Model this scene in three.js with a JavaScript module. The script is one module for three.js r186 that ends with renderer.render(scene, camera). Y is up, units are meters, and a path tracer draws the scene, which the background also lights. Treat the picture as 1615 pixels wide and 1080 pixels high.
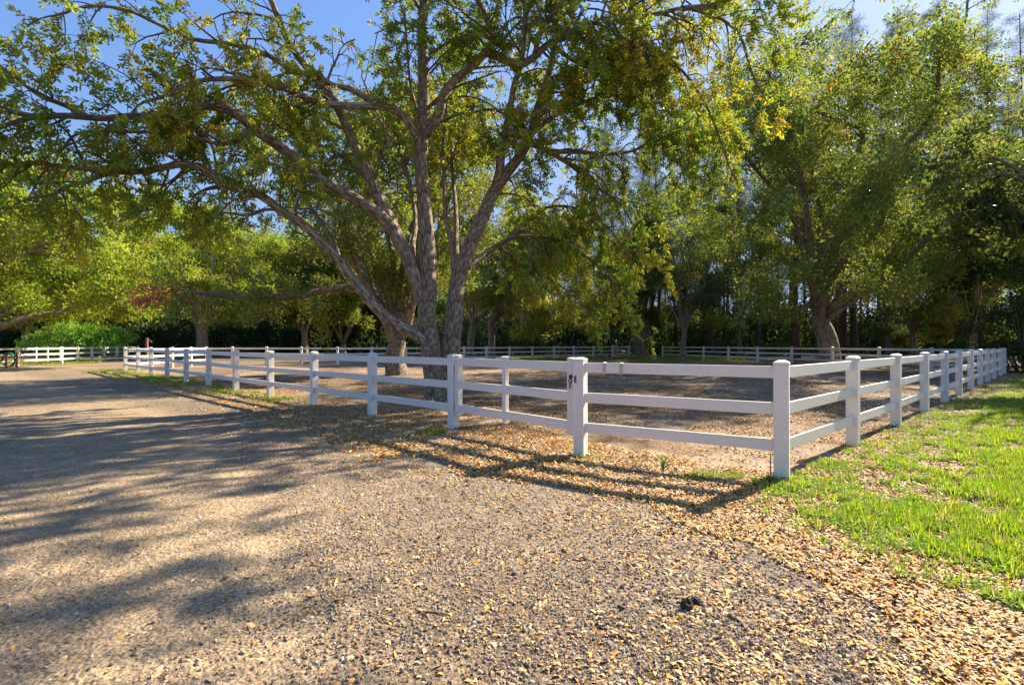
import * as THREE from 'three';
import { RoundedBoxGeometry } from 'three/addons/geometries/RoundedBoxGeometry.js';
import { mergeGeometries } from 'three/addons/utils/BufferGeometryUtils.js';

// ---------------------------------------------------------------- camera, sky, sun, exposure
const scene = new THREE.Scene();
const EYE = 1.5, FOC = 800;                                   // eye height in metres, focal length in pixels of a 1615 px wide frame
const camera = new THREE.PerspectiveCamera(2 * Math.atan(540 / FOC) * 180 / Math.PI, 1615 / 1080, 0.05, 900);
camera.position.set(0, EYE, 0);
camera.lookAt(0, EYE + 0.0375, -10);
const renderer = new THREE.WebGLRenderer({ antialias: true });
renderer.toneMapping = THREE.LinearToneMapping;
const EXPOSURE = 3.3;
renderer.toneMappingExposure = EXPOSURE;
renderer.shadowMap.enabled = true;
const SUN_EL = 36 * Math.PI / 180, SUN_AZ = 51 * Math.PI / 180;  // azimuth to the right of straight ahead
const SUN = new THREE.Vector3(Math.sin(SUN_AZ) * Math.cos(SUN_EL), Math.sin(SUN_EL), -Math.cos(SUN_AZ) * Math.cos(SUN_EL));
const sun = new THREE.DirectionalLight(new THREE.Color().setRGB(1, 0.86, 0.66), 5.0);
sun.position.copy(SUN).multiplyScalar(80).add(new THREE.Vector3(0, 0, -20));
sun.target.position.set(0, 0, -20);
sun.castShadow = true;
sun.shadow.mapSize.set(4096, 4096);
Object.assign(sun.shadow.camera, { left: -60, right: 60, top: 60, bottom: -60, near: 1, far: 220 });
scene.add(sun, sun.target);
{
  const W = 512, H = 256, d = new Float32Array(W * H * 4);
  for (let j = 0; j < H; j++) for (let i = 0; i < W; i++) {
    const el = (j + 0.5) / H * Math.PI - Math.PI / 2, a = ((i + 0.5) / W - 0.5) * 2 * Math.PI;
    const x = Math.cos(a) * Math.cos(el), z = Math.sin(a) * Math.cos(el), y = Math.sin(el);
    const g = Math.acos(Math.max(-1, Math.min(1, x * SUN.x + y * SUN.y + z * SUN.z)));
    const t = Math.pow(Math.max(0, Math.min(1, y / 0.55)), 0.62), glow = 1.0 * Math.exp(-g / 0.45) + 0.16 * Math.exp(-g / 1.1);
    const k = (j * W + i) * 4, S = 0.56 / 2.3;
    d[k] = (0.60 * (1 - t) + 0.11 * t + glow * 1.0) * S;
    d[k + 1] = (0.82 * (1 - t) + 0.38 * t + glow * 0.93) * S;
    d[k + 2] = (1.08 * (1 - t) + 1.02 * t + glow * 0.85) * S;
    d[k + 3] = 1;
  }
  const sky = new THREE.DataTexture(d, W, H, THREE.RGBAFormat, THREE.FloatType);
  sky.mapping = THREE.EquirectangularReflectionMapping; sky.magFilter = THREE.LinearFilter; sky.minFilter = THREE.LinearFilter; sky.needsUpdate = true;
  scene.background = sky; scene.environment = sky;
}

// ---------------------------------------------------------------- helpers
function rngOf(seed) { let a = seed >>> 0; return () => { a = (a + 0x6D2B79F5) | 0; let t = Math.imul(a ^ (a >>> 15), 1 | a); t = (t + Math.imul(t ^ (t >>> 7), 61 | t)) ^ t; return ((t ^ (t >>> 14)) >>> 0) / 4294967296; }; }
const V = (x, y, z) => new THREE.Vector3(x, y, z);
const lerp = (a, b, t) => a + (b - a) * t, clamp = (x, a = 0, b = 1) => Math.max(a, Math.min(b, x)), smooth = (a, b, x) => { const t = clamp((x - a) / (b - a)); return t * t * (3 - 2 * t); };
function hash2(i, j, s) { let h = Math.imul(i, 374761393) ^ Math.imul(j, 668265263) ^ Math.imul(s, 2147483647 - 77); h = Math.imul(h ^ (h >>> 13), 1274126177); return ((h ^ (h >>> 16)) >>> 0) / 4294967296; }
function noise2(x, y, s = 1) {
  const i = Math.floor(x), j = Math.floor(y), u = x - i, v = y - j, a = u * u * (3 - 2 * u), b = v * v * (3 - 2 * v);
  return lerp(lerp(hash2(i, j, s), hash2(i + 1, j, s), a), lerp(hash2(i, j + 1, s), hash2(i + 1, j + 1, s), a), b);
}
function tileNoise(x, y, n, s) {                                // repeats every n cells
  const i = Math.floor(x), j = Math.floor(y), u = x - i, v = y - j, a = u * u * (3 - 2 * u), b = v * v * (3 - 2 * v), m = (k) => ((k % n) + n) % n;
  return lerp(lerp(hash2(m(i), m(j), s), hash2(m(i + 1), m(j), s), a), lerp(hash2(m(i), m(j + 1), s), hash2(m(i + 1), m(j + 1), s), a), b);
}
const fbm = (x, y, s = 1, o = 4) => { let v = 0, a = 0.5, n = 0; for (let k = 0; k < o; k++) { v += a * noise2(x, y, s + k * 17); n += a; x *= 2.03; y *= 2.03; a *= 0.5; } return v / n; };
const at = (px, py, Z) => V((px - 807.5) * Z / FOC, EYE - (py - 543) * Z / FOC, -Z);        // a sight line followed for a depth of Z metres
const taken = {};
function numbered(n) { taken[n] = (taken[n] ?? -1) + 1; return taken[n] ? `${n}_${String(taken[n]).padStart(3, '0')}` : n; }
function thing(name, label, category, group, pos = [0, 0, 0]) {
  const o = new THREE.Group(); o.name = numbered(name); o.position.set(...pos); o.userData = { label, category }; if (group) o.userData.group = group; scene.add(o); return o;
}
function part(name, geo, mat, parent) { const m = new THREE.Mesh(geo, mat); m.name = name; m.castShadow = m.receiveShadow = true; parent.add(m); return m; }
function structure(name, geo, mat) { const m = part(name, geo, mat, scene); m.userData = { kind: 'structure' }; return m; }
function dataTex(size, f, srgb = true) {
  const d = new Uint8Array(size * size * 4);
  for (let j = 0; j < size; j++) for (let i = 0; i < size; i++) { const c = f(i, j), k = (j * size + i) * 4; d[k] = clamp(c[0]) * 255; d[k + 1] = clamp(c[1]) * 255; d[k + 2] = clamp(c[2]) * 255; d[k + 3] = 255; }
  const t = new THREE.DataTexture(d, size, size); t.wrapS = t.wrapT = THREE.RepeatWrapping; t.magFilter = THREE.LinearFilter; t.minFilter = THREE.LinearFilter; if (srgb) t.colorSpace = THREE.SRGBColorSpace; t.needsUpdate = true; return t;
}
const rgb = (r, g, b) => new THREE.Color().setRGB(r, g, b);

// ---------------------------------------------------------------- ground zones (x to the right, Z away from the camera, in metres)
const driveEdge = [[2.6, 0.3], [2.45, 1.2], [2.15, 2.1], [2.02, 2.7], [1.96, 3.2], [1.86, 3.8], [1.6, 4.4], [1.1, 4.9], [0.6, 5.3], [-0.1, 5.8], [-0.95, 6.4], [-2.0, 7.2], [-3.4, 8.5], [-5.9, 11.2], [-9.5, 14.7], [-16.8, 21.6], [-20.5, 25.2], [-24.5, 27.5], [-29, 31], [-36, 34]];
function edgeDistance(x, Z, line) {                              // signed: positive to the left of the line as it runs away from the camera
  let best = 1e9, sign = 1;
  for (let k = 0; k < line.length - 1; k++) {
    const [ax, az] = line[k], [bx, bz] = line[k + 1], dx = bx - ax, dz = bz - az, t = clamp(((x - ax) * dx + (Z - az) * dz) / (dx * dx + dz * dz));
    const ex = x - ax - dx * t, ez = Z - az - dz * t, d = ex * ex + ez * ez;
    if (d < best) { best = d; sign = dx * ez - dz * ex > 0 ? 1 : -1; }
  }
  return sign * Math.sqrt(best);
}
const inDrive = (x, Z) => edgeDistance(x, Z, driveEdge) + (fbm(x * 1.7, Z * 1.7, 5) - 0.5) * 0.9;
const grassEdge = [[3.6, 1.6], [3.1, 2.5], [2.85, 2.95], [2.6, 3.4], [2.35, 3.9], [2.55, 4.7], [2.95, 5.5], [6.6, 8.9], [13, 14.8], [26, 26.6], [40, 36]];
const inGrass = (x, Z) => -edgeDistance(x, Z, grassEdge) + (fbm(x * 1.3 + 7, Z * 1.3, 9) - 0.5) * 1.0;
const rightFenceSide = (x, Z) => (x - 3) * 0.673 - (Z - 5.64) * 0.74;   // > 0 outside the paddock, on the grass verge
const frontFenceSide = (x, Z) => (x + 1.03) * 0.685 + (Z - 8.96) * 0.729; // > 0 inside the paddock
const sandLine = [[0.1, 0.2], [-0.35, 2.2], [-1.0, 3.4], [-1.6, 4.6], [-2.8, 6.5], [-6.4, 10.5], [-13, 16]];
const gh = (x, z) => { const Z = -z, r = Math.hypot(x, Z); let rut = 0; if (r < 16 && x < 1) { const e = edgeDistance(x, Z, sandLine); rut = -0.014 * Math.max(0, 1 - ((e - 0.55) / 0.28) ** 2, 1 - ((e - 2.2) / 0.28) ** 2); } const f = 1 / (1 + r * 0.03); return ((fbm(x * 0.45, Z * 0.45, 3, 3) - 0.5) * 0.04 + (fbm(x * 3.1, Z * 3.1, 4, 3) - 0.5) * 0.022) * f + (fbm(x * 14, Z * 14, 6, 2) - 0.5) * 0.008 * smooth(12, 4, r) + rut; };

// ---------------------------------------------------------------- ground meshes
const speckle = dataTex(1024, (i, j) => {
  const n = 1024, a = tileNoise(i / 3.2, j / 3.2, 320, 1), b = tileNoise(i / 8, j / 8, 128, 2), c = tileNoise(i / 64, j / 64, 16, 3), e = hash2(i, j, 7);
  let v = 0.62 + (a - 0.5) * 0.28 + (b - 0.5) * 0.2 + (c - 0.5) * 0.12 + (e - 0.5) * 0.2;
  if (tileNoise(i / 4, j / 4, 256, 11) > 0.86) v *= 0.55; if (tileNoise(i / 4, j / 4, 256, 12) > 0.88) v *= 1.35;
  return [v * 1.02, v, v * 0.97];
});
const speckleBump = dataTex(512, (i, j) => { const v = 0.5 * tileNoise(i / 3, j / 3, 170.6666 | 0, 21) + 0.5 * tileNoise(i / 8, j / 8, 64, 22); return [v, v, v]; }, false);
const soilMat = new THREE.MeshStandardMaterial({ map: speckle, bumpMap: speckleBump, bumpScale: 0.016, roughness: 1, vertexColors: true });
const RINGS = [], NA = 420;
for (let r = 0.25; r < 420; r *= 1.0215) RINGS.push(r);
const ANG = []; { const steps = []; for (let k = 0; k < NA; k++) { const a = (k / NA) * 2 * Math.PI - Math.PI; steps.push(Math.abs(a) < 1.0 ? 1 : Math.abs(a) < 1.4 ? 2 : 12); } const tot = steps.reduce((s, x) => s + x, 0); let a = -Math.PI; for (const s of steps) { ANG.push(a); a += s / tot * 2 * Math.PI; } }
function groundColour(x, Z, out) {
  const n1 = fbm(x * 0.6, Z * 0.6, 31), n2 = fbm(x * 2.5, Z * 2.5, 33), g = inGrass(x, Z), f = frontFenceSide(x, Z), s = rightFenceSide(x, Z);
  let r = 0.36, gr = 0.28, b = 0.195;                            // dry sandy soil
  const litter = smooth(0.38, 0.56, n1 * 0.4 + n2 * 0.6);
  r = lerp(r, 0.2, litter * 0.85); gr = lerp(gr, 0.125, litter * 0.85); b = lerp(b, 0.065, litter * 0.85);
  if (f > 0 && s < 0) {                                            // sandy paddock, greyer
    const t = smooth(0.3, 3, f); r = lerp(r, 0.34 - litter * 0.17, t); gr = lerp(gr, 0.265 - litter * 0.165, t); b = lerp(b, 0.195 - litter * 0.145, t);
  }
  const gt = smooth(-0.2, 0.6, g) * (s > -0.2 ? 1 : 0); r = lerp(r, 0.20, gt * 0.75); gr = lerp(gr, 0.17, gt * 0.75); b = lerp(b, 0.075, gt * 0.75);
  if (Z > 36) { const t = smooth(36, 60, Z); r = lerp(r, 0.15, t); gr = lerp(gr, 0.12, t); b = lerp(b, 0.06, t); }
  const k = (0.85 + 0.3 * n2) * 2.0; out[0] = r * k; out[1] = gr * k; out[2] = b * k;
}
const sandOf = (x, Z) => smooth(-0.2, 0.9, edgeDistance(x, Z, sandLine) + (fbm(x * 0.5 + 3, Z * 0.5, 41) - 0.5) * 1.8 + (fbm(x * 2.2, Z * 2.2, 43) - 0.5) * 0.7);
function driveColour(x, Z, out) {
  const n1 = fbm(x * 0.5 + 3, Z * 0.5, 41), n2 = fbm(x * 2.2, Z * 2.2, 43), n3 = fbm(x * 7, Z * 7, 44);
  const sand = sandOf(x, Z);
  let r = lerp(0.25, 0.35, sand), g = lerp(0.192, 0.265, sand), b = lerp(0.132, 0.168, sand);
  const e = edgeDistance(x, Z, sandLine), rut = Math.max(0, 1 - Math.abs(e - 0.55) / 0.3, 1 - Math.abs(e - 2.2) / 0.3) * smooth(0.3, 0.6, n2), damp = smooth(0.5, 0.68, n1);
  r *= 1 + 0.22 * rut - 0.25 * damp; g *= 1 + 0.2 * rut - 0.26 * damp; b *= 1 + 0.17 * rut - 0.27 * damp;
  const k = lerp(0.68 + 0.34 * n2 + 0.3 * n3, 0.86 + 0.28 * n2, sand) * 2.0; out[0] = r * k; out[1] = g * k; out[2] = b * k;
}
function sheet(colour, lift, keep) {
  const pos = [], col = [], uv = [], idx = [], map = new Int32Array(RINGS.length * ANG.length).fill(-1), c = [0, 0, 0];
  const vert = (i, j) => {
    j %= ANG.length; const k = i * ANG.length + j; if (map[k] >= 0) return map[k];
    const x = Math.sin(ANG[j]) * RINGS[i], z = -Math.cos(ANG[j]) * RINGS[i]; colour(x, -z, c);
    pos.push(x, gh(x, z) + lift, z); col.push(...c); uv.push(x / 2.3, z / 2.3); return (map[k] = pos.length / 3 - 1);
  };
  for (let i = 0; i < RINGS.length - 1; i++) for (let j = 0; j < ANG.length; j++) {
    const am = ANG[j] + 0.005, rm = (RINGS[i] + RINGS[i + 1]) / 2;
    if (keep && !keep(Math.sin(am) * rm, Math.cos(am) * rm)) continue;
    const a = vert(i, j), b = vert(i + 1, j), d = vert(i + 1, j + 1), e = vert(i, j + 1); idx.push(a, e, b, b, e, d);
  }
  const g = new THREE.BufferGeometry(); g.setAttribute('position', new THREE.Float32BufferAttribute(pos, 3)); g.setAttribute('color', new THREE.Float32BufferAttribute(col, 3)); g.setAttribute('uv', new THREE.Float32BufferAttribute(uv, 2)); g.setIndex(idx); g.computeVertexNormals(); return g;
}
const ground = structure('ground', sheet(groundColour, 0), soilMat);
const drive = structure('gravel_drive', sheet(driveColour, 0.005, (x, Z) => Z > -3 && Z < 60 && x > -70 && inDrive(x, Z) > 0), soilMat);

// ---------------------------------------------------------------- scatter helpers
const M4 = new THREE.Matrix4(), Q = new THREE.Quaternion(), E = new THREE.Euler();
function instanced(name, geo, mat, list, parent, kind) {          // list: {p, q, s, c}
  const m = new THREE.InstancedMesh(geo, mat, list.length); m.name = name; m.castShadow = m.receiveShadow = true;
  const s = V(1, 1, 1);
  list.forEach((o, i) => { s.set(o.s, o.s * (o.sy ?? 1), o.s); m.setMatrixAt(i, M4.compose(o.p, o.q, s)); if (o.c) m.setColorAt(i, o.c); });
  if (kind) m.userData.kind = kind; parent.add(m); return m;
}
function soup(tris, cols) {
  const g = new THREE.BufferGeometry(); g.setAttribute('position', new THREE.Float32BufferAttribute(tris, 3)); if (cols) g.setAttribute('color', new THREE.Float32BufferAttribute(cols, 3)); return g;
}
// one leaf as four triangles along dir, given a side vector and a droop
function addLeaf(T, C, base, dir, side, L, W, bend, c) {
  const n = V().crossVectors(side, dir).normalize(), p = (t, w) => V().copy(base).addScaledVector(dir, L * t).addScaledVector(side, W * w).addScaledVector(n, -bend * L * t * t + Math.abs(w) * W * 0.35);
  const b = p(0, 0), l1 = p(0.32, -0.5), r1 = p(0.32, 0.5), l2 = p(0.74, -0.38), r2 = p(0.74, 0.38), t = p(1, 0);
  for (const q of [b, r1, l1, l1, r1, r2, l1, r2, l2, l2, r2, t]) { T.push(q.x, q.y, q.z); if (C) C.push(...c); }
}
function randomUnit(r) { const z = r() * 2 - 1, a = r() * 6.28318, s = Math.sqrt(1 - z * z); return V(s * Math.cos(a), z, s * Math.sin(a)); }
function sprig(seed, n, len, L, W, spread = 0.9) {                 // a twig along +y with n leaves
  const r = rngOf(seed), T = [], C = [];
  const bend = randomUnit(r).multiplyScalar(len * 0.15), at_ = (t) => V(bend.x * t * t, len * t, bend.z * t * t);
  for (let k = 0; k < 3; k++) {
    const a = k * 2.094, b = a + 2.094, w = len * 0.011, p0 = at_(0), p1 = at_(1), o = (p, an, ww) => [p.x + Math.cos(an) * ww, p.y, p.z + Math.sin(an) * ww];
    T.push(...o(p0, a, w), ...o(p0, b, w), ...o(p1, a, w * 0.4), ...o(p0, b, w), ...o(p1, b, w * 0.4), ...o(p1, a, w * 0.4)); for (let q = 0; q < 6; q++) C.push(0.9, 0.62, 1.6);
  }
  for (let k = 0; k < n; k++) {
    const t = 0.12 + 0.88 * (k + r()) / n, a = k * 2.4 + r() * 0.8, rad = V(Math.cos(a), 0, Math.sin(a));
    const dir = V(0, 0.35 + 0.5 * t, 0).addScaledVector(rad, spread * (0.7 + 0.6 * r())).addScaledVector(randomUnit(r), 0.35).normalize();
    const side = V().crossVectors(dir, randomUnit(r)).normalize(), k2 = 0.78 + 0.44 * r(), s = 0.7 + 0.5 * r();
    const base = at_(t).addScaledVector(rad, len * 0.04 * r());
    addLeaf(T, C, base, dir, side, L * s, W * s, 0.25 * r(), [k2 * (0.9 + 0.25 * r()), k2, k2 * 0.95]);
  }
  return soup(T, C);
}
function puff(seed, n, R, L, W, thin = false) {                     // a loose clump of leaves within radius R for trees farther off
  const r = rngOf(seed), T = [], C = [];
  for (let k = 0; k < n; k++) {
    const d = randomUnit(r), p = d.clone().multiplyScalar(R * Math.cbrt(r())); p.y *= 0.75;
    const dir = randomUnit(r).addScaledVector(d, 0.6); if (thin) dir.y -= 0.7; dir.normalize(); const side = V().crossVectors(dir, randomUnit(r)).normalize(), s = 0.7 + 0.6 * r(), k2 = 0.7 + 0.6 * r();
    addLeaf(T, C, p, dir, side, L * s, W * s, 0.2 * r(), [k2 * (0.88 + 0.3 * r()), k2, k2 * 0.9]);
  }
  return soup(T, C);
}
const foliageMat = (tr = 0.5, coat = 0.12) => new THREE.MeshPhysicalMaterial({ color: 0xffffff, vertexColors: true, roughness: 1, transmission: tr, clearcoat: coat, clearcoatRoughness: 0.35, thickness: 0, ior: 1.35, specularIntensity: 0.4, side: THREE.DoubleSide });
const leafMat = foliageMat(), needleMat = foliageMat(0.3, 0.1), grassMat = foliageMat(0.5, 0.15), litterMat = new THREE.MeshStandardMaterial({ color: 0xffffff, vertexColors: true, roughness: 0.72, side: THREE.DoubleSide });

// ---------------------------------------------------------------- bark and branches
const barkTex = dataTex(512, (i, j) => {
  const w = tileNoise(i / 32, j / 64, 16, 5) * 26, f = Math.abs(tileNoise((i + w) / 16, j / 96, 32, 51) - 0.5) * 2, g = tileNoise(i / 5, j / 12, 102, 52), h = tileNoise(i / 64, j / 64, 8, 53);
  const v = 0.33 + 0.5 * Math.pow(f, 0.6) + (g - 0.5) * 0.22 + (h - 0.5) * 0.15; return [v, v * (0.93 + 0.06 * h), v * (0.86 + 0.08 * h)];
});
const barkBump = dataTex(512, (i, j) => { const w = tileNoise(i / 32, j / 64, 16, 5) * 26, f = Math.abs(tileNoise((i + w) / 16, j / 96, 32, 51) - 0.5) * 2, g = tileNoise(i / 5, j / 12, 102, 52), v = 0.75 * Math.pow(f, 0.5) + 0.25 * g; return [v, v, v]; }, false);
const bark = (r, g, b) => new THREE.MeshStandardMaterial({ map: barkTex, bumpMap: barkBump, bumpScale: 0.03, roughness: 0.95, color: rgb(r, g, b) });
const oakBark = bark(0.76, 0.65, 0.51), pineBark = bark(0.3, 0.2, 0.15), twigBark = bark(0.72, 0.62, 0.49);
function tube(curve, r0, r1, seg, sides, flare = 0, lump = 0, seed = 1) {
  const pos = [], uv = [], idx = [], len = curve.getLength(), up = V(), tan = V(), nx = V(), nz = V(); let prev = null;
  for (let i = 0; i <= seg; i++) {
    const t = i / seg, p = curve.getPoint(t); curve.getTangent(t, tan);
    if (!prev) { prev = Math.abs(tan.y) > 0.9 ? V(1, 0, 0) : V(0, 1, 0); }
    nx.copy(prev).addScaledVector(tan, -prev.dot(tan)).normalize(); prev = nx.clone(); nz.crossVectors(tan, nx);
    const r = lerp(r0, r1, Math.pow(t, 0.85)) * (1 + flare * Math.exp(-t * len / 0.35));
    for (let k = 0; k <= sides; k++) {
      const a = k / sides * 2 * Math.PI, ka = (k % sides), w = r * (1 + lump * (noise2(ka * 1.3 + seed * 9.1, t * len * 1.1, seed) - 0.5) + flare * 0.35 * Math.exp(-t * len / 0.3) * Math.sin(a * 4 + seed));
      up.copy(p).addScaledVector(nx, Math.cos(a) * w).addScaledVector(nz, Math.sin(a) * w); pos.push(up.x, up.y, up.z); uv.push(k / sides * Math.max(1, Math.round(2 * Math.PI * r0 / 0.7)), t * len / 1.0);
    }
  }
  for (let i = 0; i < seg; i++) for (let k = 0; k < sides; k++) { const a = i * (sides + 1) + k, b = a + sides + 1; idx.push(a, a + 1, b, b, a + 1, b + 1); }
  const g = new THREE.BufferGeometry(); g.setAttribute('position', new THREE.Float32BufferAttribute(pos, 3)); g.setAttribute('uv', new THREE.Float32BufferAttribute(uv, 2)); g.setIndex(idx); g.computeVertexNormals(); return g;
}
const curveOf = (pts) => new THREE.CatmullRomCurve3(pts, false, 'centripetal');
// side branches and twigs from a limb; spots for leaves go to out, wood to tubes
function ramify(curve, r0, r1, o, r, tubes, out) {
  const len = curve.getLength(), n = Math.max(2, Math.round(len * (o.per ?? 1.6)));
  for (let k = 0; k < n; k++) {
    const t = lerp(o.from ?? 0.25, 1, (k + r()) / n), p = curve.getPoint(t), tan = curve.getTangent(t), perp = randomUnit(r); perp.addScaledVector(tan, -perp.dot(tan)).normalize();
    const dir = V().addScaledVector(tan, 0.55 + 0.3 * r()).addScaledVector(perp, 0.9); dir.y = dir.y * 0.75 + (o.up ?? 0.12); dir.normalize();
    const L = (o.len ?? 2.2) * (0.45 + 0.75 * r()) * (1 - 0.35 * t), rb = Math.min(lerp(r0, r1, t) * 0.55, 0.016 + L * 0.014);
    branch(p, dir, L, rb, o, r, tubes, out, 2);
  }
  const e = curve.getPoint(1), et = curve.getTangent(1); branch(e, et, (o.len ?? 2.2) * 0.6, Math.max(r1 * 0.8, 0.012), o, r, tubes, out, 2);
}
function branch(p, dir, L, rb, o, r, tubes, out, level, leafy = 1) {
  const pts = [p.clone()], d = dir.clone(); const n = 4;
  for (let k = 1; k <= n; k++) { d.addScaledVector(randomUnit(r), o.wobble ?? 0.3); d.y -= (o.droop ?? 0.05) * k; d.normalize(); pts.push(pts[k - 1].clone().addScaledVector(d, L / n)); }
  const c = curveOf(pts); if (!o.noTwig || level > 1) tubes.push(tube(c, rb, rb * 0.35, level > 1 ? 6 : 3, level > 1 ? 5 : 3));
  if (level > 1) {
    const m = Math.max(2, Math.round(L * (o.twigs ?? 4))), full = r() < (o.bare ?? 0) ? 0.2 : 1;
    for (let k = 0; k < m; k++) {
      const t = lerp(0.22, 1, (k + r()) / m), q = c.getPoint(t), tan = c.getTangent(t), perp = randomUnit(r); perp.addScaledVector(tan, -perp.dot(tan)).normalize();
      branch(q, tan.clone().multiplyScalar(0.6).addScaledVector(perp, 0.9).normalize(), (o.twigLen ?? 0.7) * (0.5 + 0.8 * r()), rb * 0.4, o, r, tubes, out, 1, full);
    }
  } else {
    const m = Math.max(1, Math.round(L * (o.leafPer ?? 7) * leafy));
    for (let k = 0; k < m; k++) { const t = lerp(0.2, 1, (k + r()) / m), q = c.getPoint(t), dd = c.getTangent(t).addScaledVector(randomUnit(r), 0.7).normalize(); out.push([q, dd]); }
  }
}
const UPV = V(0, 1, 0);
function spotsToList(spots, r, tint, scale = [0.8, 1.25]) {
  return spots.map(([p, d]) => { const q = new THREE.Quaternion().setFromUnitVectors(UPV, d).multiply(Q.setFromAxisAngle(UPV, r() * 6.28)); return { p, q, s: lerp(scale[0], scale[1], r()), c: tint(p, r) }; });
}
const sunlitGround = [[0.1, 0.3], [-0.75, 2.2], [-1.7, 3.5], [-2.3, 4.9], [-1.85, 5.7], [-0.95, 6.5], [0.1, 7.6], [0.9, 6.9], [2.6, 6.6], [5.1, 8.6], [8.5, 11.5], [12, 12.5], [9.5, 8.5], [7.5, 6.3], [6, 3], [5, 0.3]];
function inside(x, Z, poly) { let c = false; for (let i = 0, j = poly.length - 1; i < poly.length; j = i++) { const [xi, zi] = poly[i], [xj, zj] = poly[j]; if ((zi > Z) !== (zj > Z) && x < (xj - xi) * (Z - zi) / (zj - zi) + xi) c = !c; } return c; }
const opensToSun = (p) => { const k = p.y / SUN.y; return inside(p.x - SUN.x * k, -(p.z - SUN.z * k), sunlitGround); };  // a gap in the crowns through which the sun reaches the drive
function finishTree(o, spec, limbs, tubes, spots, r) {
  limbs.forEach(([g, n]) => part(n, g, spec.bark ?? oakBark, o));
  if (tubes.length) part('branches', mergeGeometries(tubes), spec.twigBark ?? twigBark, o).userData.kind = 'stuff';
  const kept = spots.filter(([p]) => !(opensToSun(p) && r() < (spec.carve ?? 0.95))), lists = spec.leaves.map(() => []);
  spotsToList(kept, r, spec.tint, spec.scale).forEach((e) => lists[(r() * lists.length) | 0].push(e));
  lists.forEach((l, k) => l.length && instanced('foliage', spec.leaves[k], spec.leafMat ?? leafMat, l, o, 'stuff'));
  return kept.length;
}
// leaf colours in linear base values
const tintOf = (r0, g0, b0, vary = 0.35, yellow = 0.06) => (p, r) => {
  const k = 1 - vary / 2 + vary * r() + (noise2(p.x * 0.5 + p.y * 0.3, p.z * 0.5 + p.y * 0.4, 77) - 0.5) * 0.3; if (r() < yellow) return rgb(0.30 * k, 0.20 * k, 0.03 * k);
  return rgb(r0 * k * (0.85 + 0.35 * r()), g0 * k, b0 * k);
};
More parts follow.
